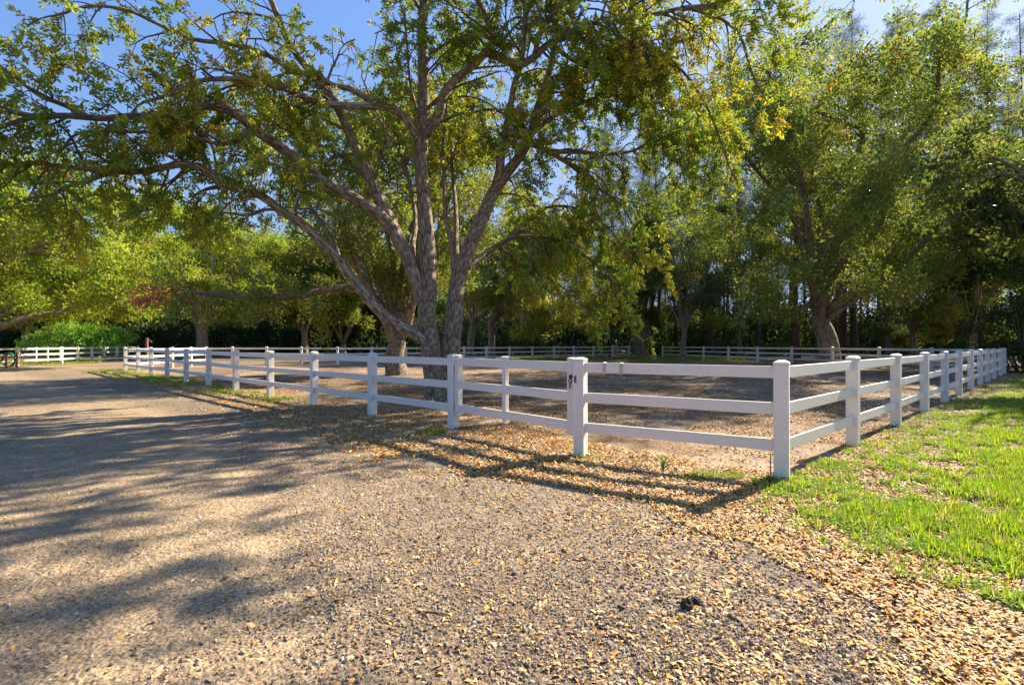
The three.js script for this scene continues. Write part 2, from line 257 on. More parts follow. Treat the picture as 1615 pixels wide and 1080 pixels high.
// ---------------------------------------------------------------- the big oak in the paddock
const oakSprigs = [sprig(11, 20, 0.36, 0.09, 0.042), sprig(12, 22, 0.40, 0.085, 0.04), sprig(13, 18, 0.32, 0.095, 0.044)];
const puffs = [puff(21, 34, 0.55, 0.19, 0.085), puff(22, 38, 0.6, 0.2, 0.09), puff(23, 30, 0.5, 0.17, 0.08)];
const smallPuffs = [puff(24, 26, 0.36, 0.13, 0.058), puff(25, 28, 0.4, 0.125, 0.055)];
const bigPuffs = [puff(31, 42, 0.9, 0.34, 0.15), puff(32, 38, 1.0, 0.36, 0.16)];
const needlePuffs = [puff(41, 60, 0.8, 0.42, 0.022, true), puff(42, 54, 0.9, 0.46, 0.024, true)];
{
  const r = rngOf(5), o = thing('oak_tree', 'largest oak with several spreading trunks right behind the white gate', 'tree'), limbs = [], tubes = [], spots = [];
  const L = (pts, r0, r1, seg, sides, opt, flare = 0) => {
    r0 *= r0 > 0.15 ? 1.04 : 1.2; r1 *= 1.2; const c = curveOf(pts.map((q) => at(q[0], q[1], q[2]))); limbs.push([tube(c, r0, r1, seg, sides, flare, r0 > 0.1 ? 0.22 : 0.1, limbs.length + 1), 'limb']);
    if (opt) ramify(c, r0, r1, opt, r, tubes, spots); return c;
  };
  const O = (x = {}) => ({ per: 1.9, len: 2.1, twigs: 3.8, twigLen: 0.66, leafPer: 9, bare: 0.34, droop: 0.06, up: 0.1, wobble: 0.3, ...x });
  L([[688, 642, 13.6], [686, 600, 13.6], [680, 555, 13.6], [674, 505, 13.6], [676, 460, 13.6], [674, 400, 13.55], [669, 330, 13.5], [664, 255, 13.4], [667, 190, 13.3], [668, 125, 13.2], [666, 60, 13.1], [669, -10, 13], [674, -110, 13], [668, -240, 13.1]], 0.31, 0.07, 60, 18, O({ from: 0.55, len: 3.0 }), 0.3);
  L([[700, 640, 13.75], [706, 590, 13.75], [712, 545, 13.75], [717, 495, 13.75], [720, 450, 13.8], [733, 408, 13.8], [752, 362, 13.8], [767, 328, 13.8], [782, 297, 13.85], [802, 269, 13.9], [822, 243, 13.9], [836, 214, 14], [848, 170, 14.1], [868, 110, 14.3], [880, 30, 14.6], [890, -60, 15]], 0.29, 0.05, 56, 18, O({ from: 0.5 }), 0.3);
  L([[670, 480, 13.6], [658, 447, 13.55], [642, 405, 13.45], [622, 366, 13.4], [606, 332, 13.35], [590, 296, 13.3], [574, 258, 13.2], [556, 222, 13.1], [536, 176, 13], [512, 138, 12.9], [488, 110, 12.8], [466, 84, 12.7], [446, 48, 12.6], [430, 8, 12.5], [405, -50, 12.4]], 0.2, 0.05, 50, 14, O({ from: 0.35 }));
  // low limb to the left
  L([[672, 540, 13.5], [655, 527, 13.4], [632, 513, 13.3], [612, 502, 13.2], [592, 483, 13], [572, 460, 12.85], [550, 433, 12.7], [527, 403, 12.5], [500, 376, 12.3], [472, 350, 12.1], [445, 334, 11.9], [415, 311, 11.7], [384, 297, 11.5], [351, 293, 11.3], [333, 277, 11.2], [314, 264, 11.1], [284, 259, 10.9], [241, 267, 10.7], [200, 271, 10.5], [150, 267, 10.3], [100, 263, 10.1], [60, 257, 9.9], [0, 259, 9.7], [-60, 240, 9.5]], 0.16, 0.03, 64, 12, O({ from: 0.4, len: 1.6, per: 2.2 }));
  L([[182, 270, 10.45], [160, 276, 10.3], [130, 287, 10.1], [100, 295, 9.9], [84, 306, 9.7], [50, 312, 9.5]], 0.05, 0.02, 14, 8, O({ from: 0.3, len: 1.0, per: 2.5 }));
  // big limb to the left
  L([[622, 366, 13.4], [600, 340, 13.2], [572, 320, 13], [540, 302, 12.7], [500, 280, 12.4], [468, 252, 12.1], [435, 227, 11.8], [401, 204, 11.5], [374, 181, 11.3], [341, 167, 11.1], [311, 167, 10.9], [281, 180, 10.7], [254, 187, 10.5], [217, 182, 10.3], [160, 186, 10], [100, 182, 9.7], [50, 185, 9.5], [10, 196, 9.3], [-50, 215, 9]], 0.145, 0.03, 56, 12, O({ from: 0.3, len: 1.8, per: 2.3 }));
  L([[60, 184, 9.5], [25, 176, 9.4], [0, 168, 9.3], [-40, 150, 9.1]], 0.035, 0.02, 8, 7, O({ len: 1.2, per: 3 }));
  L([[395, 200, 11.45], [370, 222, 11.2], [340, 226, 10.9], [290, 211, 10.6], [230, 208, 10.3], [170, 207, 10], [120, 210, 9.8], [92, 240, 9.6]], 0.05, 0.018, 22, 8, O({ from: 0.2, len: 1.4, per: 2.4 }));
  L([[135, 183, 9.9], [100, 165, 9.8], [60, 150, 9.7], [20, 120, 9.6], [-30, 90, 9.5]], 0.05, 0.02, 12, 7, O({ from: 0.1, len: 1.5, per: 2.6 }));
  // limbs from the middle stem
  L([[666, 232, 13.4], [656, 212, 13.3], [640, 187, 13.1], [622, 173, 12.9], [600, 167, 12.7], [560, 167, 12.4], [518, 164, 12.1], [485, 154, 11.8], [451, 140, 11.5], [418, 130, 11.3], [368, 124, 11], [334, 124, 10.8], [301, 130, 10.6], [260, 150, 10.3], [225, 160, 10]], 0.115, 0.025, 40, 10, O({ from: 0.35, len: 1.7, per: 2.3 }));
  L([[600, 167, 12.7], [575, 152, 12.6], [548, 138, 12.5], [522, 133, 12.3], [500, 117, 12.1], [462, 112, 11.9], [420, 85, 11.6], [360, 68, 11.3], [300, 60, 11], [250, 38, 10.7], [200, 15, 10.4], [140, 8, 10.1], [90, 22, 9.9]], 0.075, 0.02, 36, 9, O({ from: 0.25, len: 1.8, per: 2.3 }));
  L([[668, 214, 13.35], [684, 194, 13.2], [694, 170, 13.1], [698, 150, 13], [710, 134, 12.9], [727, 117, 12.8], [747, 100, 12.7], [767, 80, 12.6], [778, 62, 12.5], [771, 37, 12.4], [760, 12, 12.3], [740, -30, 12.1], [700, -90, 12]], 0.125, 0.045, 34, 11, O({ from: 0.45 }));
  L([[767, 80, 12.6], [787, 88, 12.75], [804, 97, 12.9], [826, 98, 13], [842, 89, 13], [868, 66, 13], [901, 54, 13], [925, 40, 13], [951, 30, 13], [991, 27, 13], [1042, 20, 13], [1075, 12, 13], [1120, 20, 13.1], [1165, 50, 13.2], [1185, 110, 13.3]], 0.1, 0.025, 40, 10, O({ from: 0.3, len: 2.3, per: 4.5, droop: 0.12 }));
  L([[1075, 12, 13], [1127, 6, 12.5], [1200, -25, 12.2], [1274, -52, 12], [1345, -80, 11.8], [1428, -104, 11.6], [1500, -110, 11.8]], 0.06, 0.02, 24, 8, O({ from: 0.35, len: 1.9, per: 3.2, up: 0.25, droop: 0 }));
  L([[928, 40, 13], [958, 60, 13.2], [991, 70, 13.4], [1020, 74, 13.6], [1060, 95, 13.8], [1100, 140, 14], [1130, 200, 14.1], [1150, 260, 14.1]], 0.05, 0.02, 24, 8, O({ from: 0.1, len: 1.7, per: 5.5, droop: 0.14 }));
  L([[842, 89, 13], [851, 57, 12.8], [861, 37, 12.7], [884, 5, 12.5], [910, -40, 12.3], [960, -80, 12]], 0.06, 0.025, 16, 8, O({ from: 0.2 }));
  L([[783, 290, 13.85], [788, 268, 13.8], [791, 241, 13.7], [797, 207, 13.6], [804, 174, 13.5], [811, 134, 13.3], [820, 104, 13.1], [828, 50, 12.9], [826, -10, 12.8], [810, -80, 12.8]], 0.1, 0.04, 30, 10, O({ from: 0.55 }));
  L([[684, 196, 13.2], [720, 180, 13.6], [746, 176, 14], [775, 172, 14.3], [795, 180, 14.6], [830, 200, 15]], 0.05, 0.02, 16, 8, O({ from: 0.3, len: 1.4 }));
  L([[834, 224, 14], [868, 240, 14.4], [894, 256, 14.8], [918, 274, 15.2], [950, 300, 15.6], [985, 330, 16], [1010, 380, 16.3]], 0.075, 0.02, 20, 9, O({ from: 0.2, len: 2.0, per: 4, droop: 0.14 }));
  L([[870, 238, 14.4], [920, 240, 14.8], [958, 242, 15.2], [988, 240, 15.5], [1025, 227, 15.8], [1075, 207, 16.1], [1110, 200, 16.3]], 0.06, 0.02, 20, 8, O({ from: 0.25, len: 1.9, per: 2.6 }));
  L([[738, 420, 13.8], [761, 403, 14.2], [785, 387, 14.7], [805, 376, 15], [832, 372, 15.5], [875, 378, 15.9], [925, 405, 16.3], [970, 445, 16.7], [1005, 485, 17]], 0.085, 0.015, 28, 9, O({ from: 0.2, len: 1.7, per: 4, droop: 0.16 }));
  L([[800, 378, 15], [830, 345, 15.4], [870, 325, 15.8], [915, 330, 16.2], [960, 360, 16.6], [990, 400, 17]], 0.05, 0.015, 22, 8, O({ from: 0.15, len: 1.6, per: 4, droop: 0.16 }));
  L([[785, 387, 14.7], [815, 410, 15.2], [850, 430, 15.6], [890, 455, 16], [925, 485, 16.3]], 0.04, 0.012, 18, 7, O({ from: 0.15, len: 1.2, per: 3, droop: 0.14 }));
  L([[718, 460, 13.9], [713, 398, 14.3], [709, 370, 14.5], [703, 345, 14.7], [700, 290, 15], [699, 220, 15.3], [705, 150, 15.6], [690, 80, 16]], 0.075, 0.03, 24, 9, O({ from: 0.6, up: 0.2 }));
  L([[722, 440, 13.9], [719, 390, 14.4], [719, 340, 14.8], [715, 290, 15.2], [712, 240, 15.6], [722, 160, 16], [740, 90, 16.4]], 0.075, 0.03, 24, 9, O({ from: 0.55, up: 0.2 }));
  L([[652, 430, 13.6], [650, 390, 14.1], [655, 350, 14.6], [648, 300, 15.2], [630, 240, 15.8], [600, 190, 16.4], [570, 120, 17]], 0.08, 0.025, 24, 9, O({ from: 0.45 }));
  L([[592, 300, 13.3], [560, 262, 13.8], [520, 236, 14.3], [470, 215, 14.8], [420, 185, 15.3], [370, 140, 15.8]], 0.07, 0.02, 22, 8, O({ from: 0.3, per: 2.2 }));
  L([[540, 424, 12.6], [520, 370, 13], [492, 330, 13.4], [470, 290, 13.8], [440, 262, 14.2], [400, 250, 14.6], [350, 240, 15]], 0.05, 0.02, 20, 8, O({ from: 0.3, len: 1.5, per: 2.2 }));
  L([[448, 335, 11.9], [420, 330, 12.2], [390, 340, 12.4], [350, 335, 12.6], [310, 345, 12.8]], 0.035, 0.015, 12, 7, O({ from: 0.2, len: 1.1, per: 2.6 }));
  L([[836, 214, 14], [870, 185, 14.3], [910, 165, 14.7], [960, 150, 15.1], [1020, 155, 15.5], [1080, 180, 15.9]], 0.06, 0.018, 22, 8, O({ from: 0.15, len: 2.1, per: 3.4, bare: 0.1 }));
  L([[868, 66, 13], [905, 95, 13.5], [950, 115, 14], [1000, 140, 14.4], [1045, 190, 14.8], [1070, 240, 15.1]], 0.05, 0.016, 22, 8, O({ from: 0.15, len: 2.0, per: 3.4, bare: 0.1, droop: 0.1 }));
  L([[880, 30, 14.6], [930, -10, 14.8], [990, -30, 15], [1050, -20, 15.2], [1110, 20, 15.4]], 0.05, 0.016, 20, 8, O({ from: 0.15, len: 2.0, per: 3.2, bare: 0.1 }));
  const base = tintOf(0.22, 0.3, 0.026, 0.6, 0.05), warm = tintOf(0.36, 0.38, 0.026, 0.5, 0.08);
  const n = finishTree(o, { leaves: oakSprigs, tint: (p, q) => (q() < smooth(0.45, 0.85, noise2(p.x * 0.6 + 3, p.z * 0.6 + p.y * 0.5, 19)) ? warm : base)(p, q), carve: 0.96 }, limbs, tubes, spots, r);
  
}
// ---------------------------------------------------------------- oaks grown from a trunk and a crown
function crownTree(name, label, group, s) {
  const r = rngOf(s.seed), o = thing(name, label, 'tree', group), limbs = [], tubes = [], spots = [];
  const base = V(s.x, -0.12, -s.Z), fork = V(s.x + (s.lean ?? 0), s.fork, -s.Z + (s.leanZ ?? 0));
  const tc = curveOf([base, base.clone().lerp(fork, 0.5).add(V((r() - 0.5) * 0.4, 0, (r() - 0.5) * 0.4)), fork]);
  limbs.push([tube(tc, s.r, s.r * 0.78, 16, 12, 0.28, 0.2, s.seed), 'trunk']);
  const opt = { per: s.per ?? 0.9, len: s.len ?? 3, twigs: s.twigs ?? 1.5, twigLen: s.twigLen ?? 1.2, leafPer: s.leafPer ?? 1.6, droop: s.droop ?? 0.06, up: s.up ?? 0.1, from: s.from ?? 0.35, noTwig: true };
  const [rx, ry, rz] = s.size, c = V(s.cx ?? s.x, s.cy, -(s.cZ ?? s.Z));
  const targets = (s.limbs ?? []).map((q) => q.map((e) => at(e[0], e[1], e[2])));
  for (let k = 0; k < (s.n ?? 8); k++) { const a = (k + 0.6 * r()) / (s.n ?? 8) * 6.283, e = lerp(-0.25, 0.95, r()), q = Math.cos(e * 1.4); targets.push([V(c.x + Math.cos(a) * rx * q * 0.8, c.y + ry * Math.sin(e * 1.5) * 0.85, c.z + Math.sin(a) * rz * q * 0.8)]); }
  targets.forEach((path, k) => {
    const end = path[path.length - 1], st = tc.getPoint(k < (s.limbs ?? []).length ? 0.98 : 0.8 + 0.2 * r()), len = st.distanceTo(end), mid = st.clone().lerp(end, 0.45); mid.y += len * 0.08; mid.add(randomUnit(r).multiplyScalar(len * 0.1));
    const m2 = st.clone().lerp(end, 0.75).add(randomUnit(r).multiplyScalar(len * 0.07)); m2.y += len * 0.04;
    const cv = curveOf(path.length > 1 ? [st, ...path] : [st, mid, m2, end]), lr = s.r * (path.length > 1 ? 0.5 : 0.3 + 0.18 * r());
    limbs.push([tube(cv, lr, lr * 0.2, 16, 8, 0, 0.15, k + s.seed), 'limb']); ramify(cv, lr, lr * 0.2, opt, r, tubes, spots);
  });
  const per = 30, clumps = Math.round((s.fill ?? 0) * 0.62 / per), cr = s.clump ?? Math.cbrt(rx * ry * rz) * 0.2;
  for (let k = 0; k < clumps; k++) {                                  // foliage gathers in flattened clumps with gaps between them
    const d = randomUnit(r).multiplyScalar(0.5 + 0.48 * Math.sqrt(r())), cc = V(c.x + d.x * rx, c.y + d.y * ry, c.z + d.z * rz), w = cr * (0.6 + 0.7 * r());
    for (let q = 0; q < per; q++) { const e = randomUnit(r).multiplyScalar(w * Math.cbrt(r())); e.y *= 0.5; e.y -= 0.12 * (e.x * e.x + e.z * e.z) / w; spots.push([cc.clone().add(e), V(e.x, 0.4, e.z).normalize()]); }
  }
  const n = finishTree(o, { leaves: s.leaves ?? puffs, tint: s.tint, scale: s.scale, bark: s.bark, twigBark: s.bark, carve: s.carve ?? 0.9, leafMat: s.leafMat }, limbs, tubes, spots.filter(([p]) => p.y > (s.floor ?? 0.8)), r);
  if (s.moss) {
    const l = []; for (let k = 0; k < s.moss; k++) { const [p] = spots[(r() * spots.length) | 0]; if (p.y > 2.5) l.push({ p: p.clone(), q: new THREE.Quaternion().setFromAxisAngle(UPV, r() * 6.28), s: 0.6 + 0.8 * r(), c: rgb(0.3 + 0.06 * r(), 0.3 + 0.05 * r(), 0.19) }); }
    instanced('hanging_moss', mossGeo, litterMat, l, o, 'stuff');
  }
   return o;
}
const mossGeo = (() => { const r = rngOf(61), T = [], C = []; for (let k = 0; k < 26; k++) { const b = V((r() - 0.5) * 0.35, 0.1 * r(), (r() - 0.5) * 0.35), d = V((r() - 0.5) * 0.25, -1, (r() - 0.5) * 0.25).normalize(); addLeaf(T, C, b, d, V().crossVectors(d, randomUnit(r)).normalize(), 0.5 + 0.9 * r(), 0.03, 0.05, [1, 1, 1].map((x) => x * (0.7 + 0.5 * r()))); } return soup(T, C); })();
const XatZ = (px, Z) => (px - 807.5) * Z / FOC;
const olive = tintOf(0.21, 0.26, 0.035, 0.6, 0.03), dark = tintOf(0.11, 0.15, 0.03, 0.5, 0.01), fresh = tintOf(0.25, 0.34, 0.028, 0.6, 0.03);
crownTree('oak_tree', 'moss-patched oak with a forked trunk seen behind the left of the biggest oak', null, { seed: 101, x: XatZ(627, 25), Z: 25, r: 0.55, fork: 1.7, cy: 8.6, size: [6.5, 4.6, 6], n: 10, fill: 1500, per: 1.5, leaves: smallPuffs, leafPer: 3.6, twigs: 2.6, twigLen: 0.9, len: 2.6, tint: tintOf(0.2, 0.24, 0.04, 0.55, 0.03), moss: 60,
  limbs: [[[612, 510, 25], [590, 470, 24.6], [560, 455, 24], [512, 457, 23], [480, 466, 22.5], [430, 468, 22.2], [385, 467, 22], [335, 465, 21.8], [291, 458, 21.6]], [[640, 520, 25], [650, 480, 25.2], [652, 440, 25.5], [660, 380, 26], [640, 300, 26.5]], [[620, 500, 25], [604, 440, 25.2], [575, 380, 25.6], [540, 310, 26]]] });
crownTree('oak_tree', 'low oak hung with pale moss, its slim yellow trunk right of the biggest oak', null, { seed: 102, x: XatZ(774, 52), Z: 52, r: 0.42, fork: 4.2, cx: 3.5, cy: 8.2, cZ: 48, size: [8.5, 6, 6], n: 10, fill: 2600, per: 1.2, leafPer: 2.4, leaves: puffs, tint: tintOf(0.32, 0.35, 0.06, 0.5, 0.03), droop: 0.16, moss: 240, floor: 2.2 });
crownTree('oak_tree', 'thin dark leaning tree trunk just left of the moss-hung oak', null, { seed: 103, x: XatZ(741, 53), Z: 53, r: 0.42, fork: 4, lean: 0.4, cx: -3, cy: 9, size: [5, 5, 5], n: 7, fill: 900, leaves: puffs, tint: olive, floor: 3 });
crownTree('oak_tree', 'broad leaning oak behind the corner panel with sky showing through its crown', null, { seed: 104, x: XatZ(1309, 37), Z: 37, r: 0.72, fork: 3.6, lean: -0.9, cx: 20.5, cy: 12, cZ: 32, size: [11, 8.8, 9.5], n: 11, fill: 2500, clump: 2.2, per: 1.0, leafPer: 1.4, twigs: 1.8, len: 3.4, leaves: puffs, tint: tintOf(0.2, 0.26, 0.04, 0.65, 0.02), up: 0.04, floor: 3,
  limbs: [[[1296, 460, 37], [1312, 425, 37], [1318, 395, 37], [1302, 355, 36.5], [1290, 310, 36], [1276, 240, 35], [1262, 160, 34]], [[1320, 480, 37], [1352, 455, 37.2], [1393, 424, 37.4], [1415, 392, 37.6], [1443, 354, 37.8], [1476, 308, 38], [1510, 268, 38], [1543, 244, 38], [1577, 214, 38], [1620, 170, 38]], [[1318, 440, 37], [1340, 390, 37.5], [1372, 310, 38], [1413, 231, 38.5], [1436, 204, 38.5], [1466, 150, 38.5], [1480, 110, 38.5], [1520, 57, 38.5], [1530, -20, 38.5]], [[1288, 478, 37], [1262, 487, 36], [1225, 492, 35], [1190, 500, 34]], [[1305, 440, 37], [1335, 330, 36], [1352, 250, 35.5], [1363, 207, 35], [1340, 195, 34.5], [1319, 187, 34], [1276, 170, 33.5]], [[1295, 450, 37], [1262, 380, 37], [1249, 274, 37], [1219, 234, 37]]] });
crownTree('oak_tree', 'short bushy tree with a dark trunk standing in the gap of the far fence', null, { seed: 105, x: XatZ(1012, 57), Z: 57, r: 0.75, fork: 2.6, cy: 7.5, size: [5.5, 5, 4.5], n: 8, fill: 1500, leaves: puffs, tint: dark, floor: 2.2 });
crownTree('oak_tree', 'twin-stemmed small oak beyond the fence left of the forked mossy trunk', null, { seed: 106, x: XatZ(541, 66), Z: 66, r: 0.5, fork: 1.6, cy: 9, size: [8, 6, 6], n: 8, fill: 900, leaves: bigPuffs, tint: olive, moss: 40, floor: 2 });
crownTree('oak_tree', 'oak with a pale mossy trunk behind the brown post', null, { seed: 107, x: XatZ(316, 52), Z: 52, r: 0.62, fork: 3.2, cy: 9.5, size: [8.5, 6.5, 6], n: 10, fill: 2600, leaves: puffs, tint: fresh, moss: 80, floor: 2.4 });
crownTree('oak_tree', 'sunlit oak whose long grey limbs reach in from the left edge of the picture', null, { seed: 108, x: -33, Z: 27, r: 0.6, fork: 2.2, cx: -29, cy: 8, cZ: 33, size: [8.5, 5.2, 7], n: 9, fill: 2600, leaves: puffs, tint: fresh, floor: 2.2,
  limbs: [[[-40, 510, 30], [0, 497, 31], [50, 474, 32], [100, 450, 33], [150, 430, 34]], [[-20, 520, 29], [40, 500, 30], [90, 492, 31], [130, 480, 32]]] });
[[40, 62, 8.5, 8], [150, 70, 9.5, 9], [235, 80, 11.5, 9], [420, 72, 10.5, 9], [480, 60, 9, 7], [600, 78, 10.5, 9], [690, 84, 11, 9], [345, 82, 12.5, 10], [90, 84, 12.5, 11]].forEach(([px, Z, cy, w], k) =>
  crownTree('oak_tree', ['sunlit oak behind the green bush at the far left', 'oak crown above the right half of the green bush', 'oak crown directly behind the dead brown branch tips', 'oak in the far wood left of the twin-stemmed oak', 'smaller oak below the long bare branch', 'far oak just left of the biggest oak\'s trunk', 'far oak seen between the stems of the biggest oak', 'tall oak at the back of the wood beneath the left sky gap', 'tall oak at the back of the wood at the far left'][k], null, { seed: 200 + k, x: XatZ(px, Z), Z, r: 0.45, fork: 3, cy, size: [w, cy * 0.62, 6], n: 7, fill: 1500, per: 0.8, twigs: 1.2, leafPer: 1.2, leaves: bigPuffs, tint: k % 3 === 1 ? olive : fresh, floor: 1.2 }));
[['leafy tree left of the far pines above the middle of the far fence', 1080, 46, 10, 5.5, 7.5, dark], ['grey-green tree between the bushy far tree and the leaning oak', 1165, 53, 9.5, 5.5, 7, olive], ['low leafy tree right of the leaning oak, above the right fence', 1440, 45, 5.6, 6, 4.4, dark], ['dense low tree by the far end of the right fence', 1535, 41, 6, 5, 4.8, olive]].forEach(([label, px, Z, cy, w, h, tint], k) =>
  crownTree('oak_tree', label, null, { seed: 230 + k, x: XatZ(px, Z), Z, r: 0.28, fork: 2.6, cy, size: [w, h, 4.5], n: 8, fill: 800, per: 0.9, leaves: puffs, tint, floor: 1.6 }));
// dead brown twigs at the end of the long bare branch
{
  const r = rngOf(301), o = thing('dead_branch', 'dead branch with brown leaves hanging at the end of the long bare limb', 'branch'), c = at(250, 450, 21.6), tubes = [], l = [];
  tubes.push(tube(curveOf([at(296, 459, 21.6), at(270, 452, 21.6), at(240, 438, 21.6), at(215, 432, 21.6)]), 0.04, 0.012, 10, 5), tube(curveOf([at(275, 454, 21.6), at(262, 425, 21.5), at(248, 398, 21.4), at(236, 378, 21.4)]), 0.035, 0.01, 10, 5));
  part('branches', mergeGeometries(tubes), twigBark, o).userData.kind = 'stuff';
  for (let k = 0; k < 150; k++) { const d = randomUnit(r), e = Math.sqrt(r()), p = V(c.x + d.x * 1.15 * e, c.y - 0.15 + d.y * 0.62 * e - 0.25 * Math.abs(d.x), c.z + d.z * 0.6 * e); if (noise2(p.x * 2.6, p.y * 2.6, 33) < 0.42) continue; l.push({ p, q: new THREE.Quaternion().setFromUnitVectors(UPV, V(d.x, -0.8, d.z).normalize()), s: 0.7 + 0.6 * r(), c: rgb(0.42 + 0.24 * r(), 0.17 + 0.1 * r(), 0.07) }); }
  instanced('dead_leaves', oakSprigs[1], litterMat, l, o, 'stuff');
}
// bright bush, dark trees at the right edge
function bush(label, s) {
  const r = rngOf(s.seed), o = thing('bush', label, 'bush'), tubes = [], spots = [];
  for (let k = 0; k < 14; k++) { const a = r() * 6.28, p = V(s.x + Math.cos(a) * 0.3, 0, -s.Z + Math.sin(a) * 0.3), e = V(s.x + Math.cos(a) * s.w * (0.4 + 0.5 * r()), s.h * (0.5 + 0.4 * r()), -s.Z + Math.sin(a) * s.d * 0.8); tubes.push(tube(curveOf([p, p.clone().lerp(e, 0.5).add(V(0, 0.3, 0)), e]), 0.05, 0.015, 8, 5)); }
  for (let k = 0; k < s.n; k++) { const d = randomUnit(r).multiplyScalar(Math.cbrt(0.35 + 0.65 * r())); const lump = 0.62 + 0.75 * noise2(d.x * 3 + 5, d.z * 3 + d.y * 2, s.seed); const p = V(s.x + d.x * s.w * lump, s.h * 0.5 + d.y * s.h * 0.52 * lump, -s.Z + d.z * s.d * lump); if (p.y > 0.15) spots.push([p, V(d.x, 0.4 + d.y, d.z).normalize()]); }
  part('stems', mergeGeometries(tubes), twigBark, o).userData.kind = 'stuff'; instanced('foliage', s.leaf ?? smallPuffs[0], leafMat, spotsToList(spots, r, s.tint), o, 'stuff');
}
bush('bright green rounded bush behind the left lane fence', { seed: 401, x: XatZ(125, 58), Z: 58, w: 5, h: 3.7, d: 2.6, n: 420, leaf: puffs[0], tint: tintOf(0.2, 0.42, 0.04, 0.4, 0) });
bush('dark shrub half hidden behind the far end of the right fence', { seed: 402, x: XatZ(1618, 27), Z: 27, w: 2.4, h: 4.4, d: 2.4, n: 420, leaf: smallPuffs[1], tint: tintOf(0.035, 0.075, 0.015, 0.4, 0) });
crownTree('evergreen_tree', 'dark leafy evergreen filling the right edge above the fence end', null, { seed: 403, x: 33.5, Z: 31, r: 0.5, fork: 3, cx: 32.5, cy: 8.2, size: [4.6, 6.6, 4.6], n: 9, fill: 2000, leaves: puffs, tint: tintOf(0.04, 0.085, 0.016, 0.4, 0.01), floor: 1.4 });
crownTree('oak_tree', 'tree outside the right edge that shades the back of the grass verge', null, { seed: 404, x: 20.5, Z: 16.2, r: 0.45, fork: 3.2, cx: 20.2, cy: 8, cZ: 16.5, size: [4.2, 3.4, 4.2], n: 9, fill: 1200, leaves: puffs, tint: dark, floor: 3.6, carve: 0.97 });
// ---------------------------------------------------------------- slim pines behind the paddock
{
  const r = rngOf(501), kinds = [];
  for (let k = 0; k < 62; k++) {
    const px = 890 + 750 * ((k + r()) / 62), Z = 62 + 34 * r(), top = lerp(290, 110, smooth(880, 1350, px)) + (r() - 0.4) * 260, h = Math.max(9, EYE + (543 - top) * Z / FOC), x = XatZ(px, Z);
    const o = thing('pine_tree', 'slim dark pine trunk in the thin wood behind the far paddock fence', 'tree', 'slim pines behind the paddock'), lean = (r() - 0.5) * 3.2, q = [V(x, -0.1, -Z), V(x + lean * 0.3, h * 0.4, -Z), V(x + lean, h, -Z)], tc = curveOf(q), tr = 0.17 + 0.24 * r() * r() + 0.06 * r();
    part('trunk', tube(tc, tr, 0.04, 12, 7, 0.2, 0.1, k), pineBark, o);
    const tubes = [], l = [], from = 0.2 + 0.3 * r();
    const nb = Math.round(h * (1.2 + 0.8 * r()));
    for (let b = 0; b < nb; b++) {
      const t = lerp(from, 1, Math.pow((b + r()) / nb, 0.9)), p = tc.getPoint(t), a = r() * 6.28, L = lerp(3.2, 1.3, (t - from) / (1 - from)) * (0.35 + 1.0 * r()), e = V(p.x + Math.cos(a) * L, p.y + L * (0.7 * r() - 0.1), p.z + Math.sin(a) * L);
      const c = curveOf([p, p.clone().lerp(e, 0.5).add(V(0, 0.15, 0)), e]); tubes.push(tube(c, 0.04, 0.012, 4, 4));
      const m = Math.round(L * 4) + 1; for (let j = 0; j < m; j++) { if (r() < 0.15) continue; const pp = c.getPoint(lerp(0.3, 1, (j + r()) / m)); l.push({ p: pp, q: new THREE.Quaternion().setFromAxisAngle(UPV, r() * 6.28), s: 0.6 + 0.55 * r(), c: rgb(0.06 + 0.03 * r(), 0.09 + 0.035 * r(), 0.024) }); }
    }
    part('branches', mergeGeometries(tubes), pineBark, o).userData.kind = 'stuff'; instanced('foliage', needlePuffs[k % 2], needleMat, l, o, 'stuff');
  }
}
// stout trunks just behind the right oak
[[1256, 47, 0.42, 'stout brown trunk just left of the broad leaning oak'], [1330, 49, 0.36, 'reddish brown trunk touching the right side of the broad leaning oak'], [1348, 52, 0.4, 'straight brown trunk a little right of the broad leaning oak'], [1537, 46, 0.34, 'orange-brown trunk near the far corner of the right fence']].forEach(([px, Z, tr, label], k) => {
  const r = rngOf(540 + k), o = thing('pine_tree', label, 'tree'), x = XatZ(px, Z), h = 20, tc = curveOf([V(x, -0.1, -Z), V(x + (r() - 0.3) * 0.8, h * 0.4, -Z), V(x + (r() - 0.3) * 2, h, -Z)]);
  part('trunk', tube(tc, tr, 0.08, 14, 9, 0.2, 0.15, k + 7), pineBark, o);
  const tubes = [], l = []; for (let b = 0; b < 26; b++) { const t = lerp(0.45, 1, (b + r()) / 26), p = tc.getPoint(t), a = r() * 6.28, L = lerp(3.4, 0.8, t) * (0.6 + 0.6 * r()), e = V(p.x + Math.cos(a) * L, p.y + L * 0.3, p.z + Math.sin(a) * L), c = curveOf([p, p.clone().lerp(e, 0.5).add(V(0, 0.2, 0)), e]); tubes.push(tube(c, 0.05, 0.015, 4, 4)); for (let j = 0; j < 6; j++) l.push({ p: c.getPoint(lerp(0.3, 1, (j + r()) / 6)), q: new THREE.Quaternion().setFromAxisAngle(UPV, r() * 6.28), s: 0.7 + 0.5 * r(), c: rgb(0.055, 0.08, 0.026) }); }
  part('branches', mergeGeometries(tubes), pineBark, o).userData.kind = 'stuff'; instanced('foliage', needlePuffs[k % 2], needleMat, l, o, 'stuff');
});
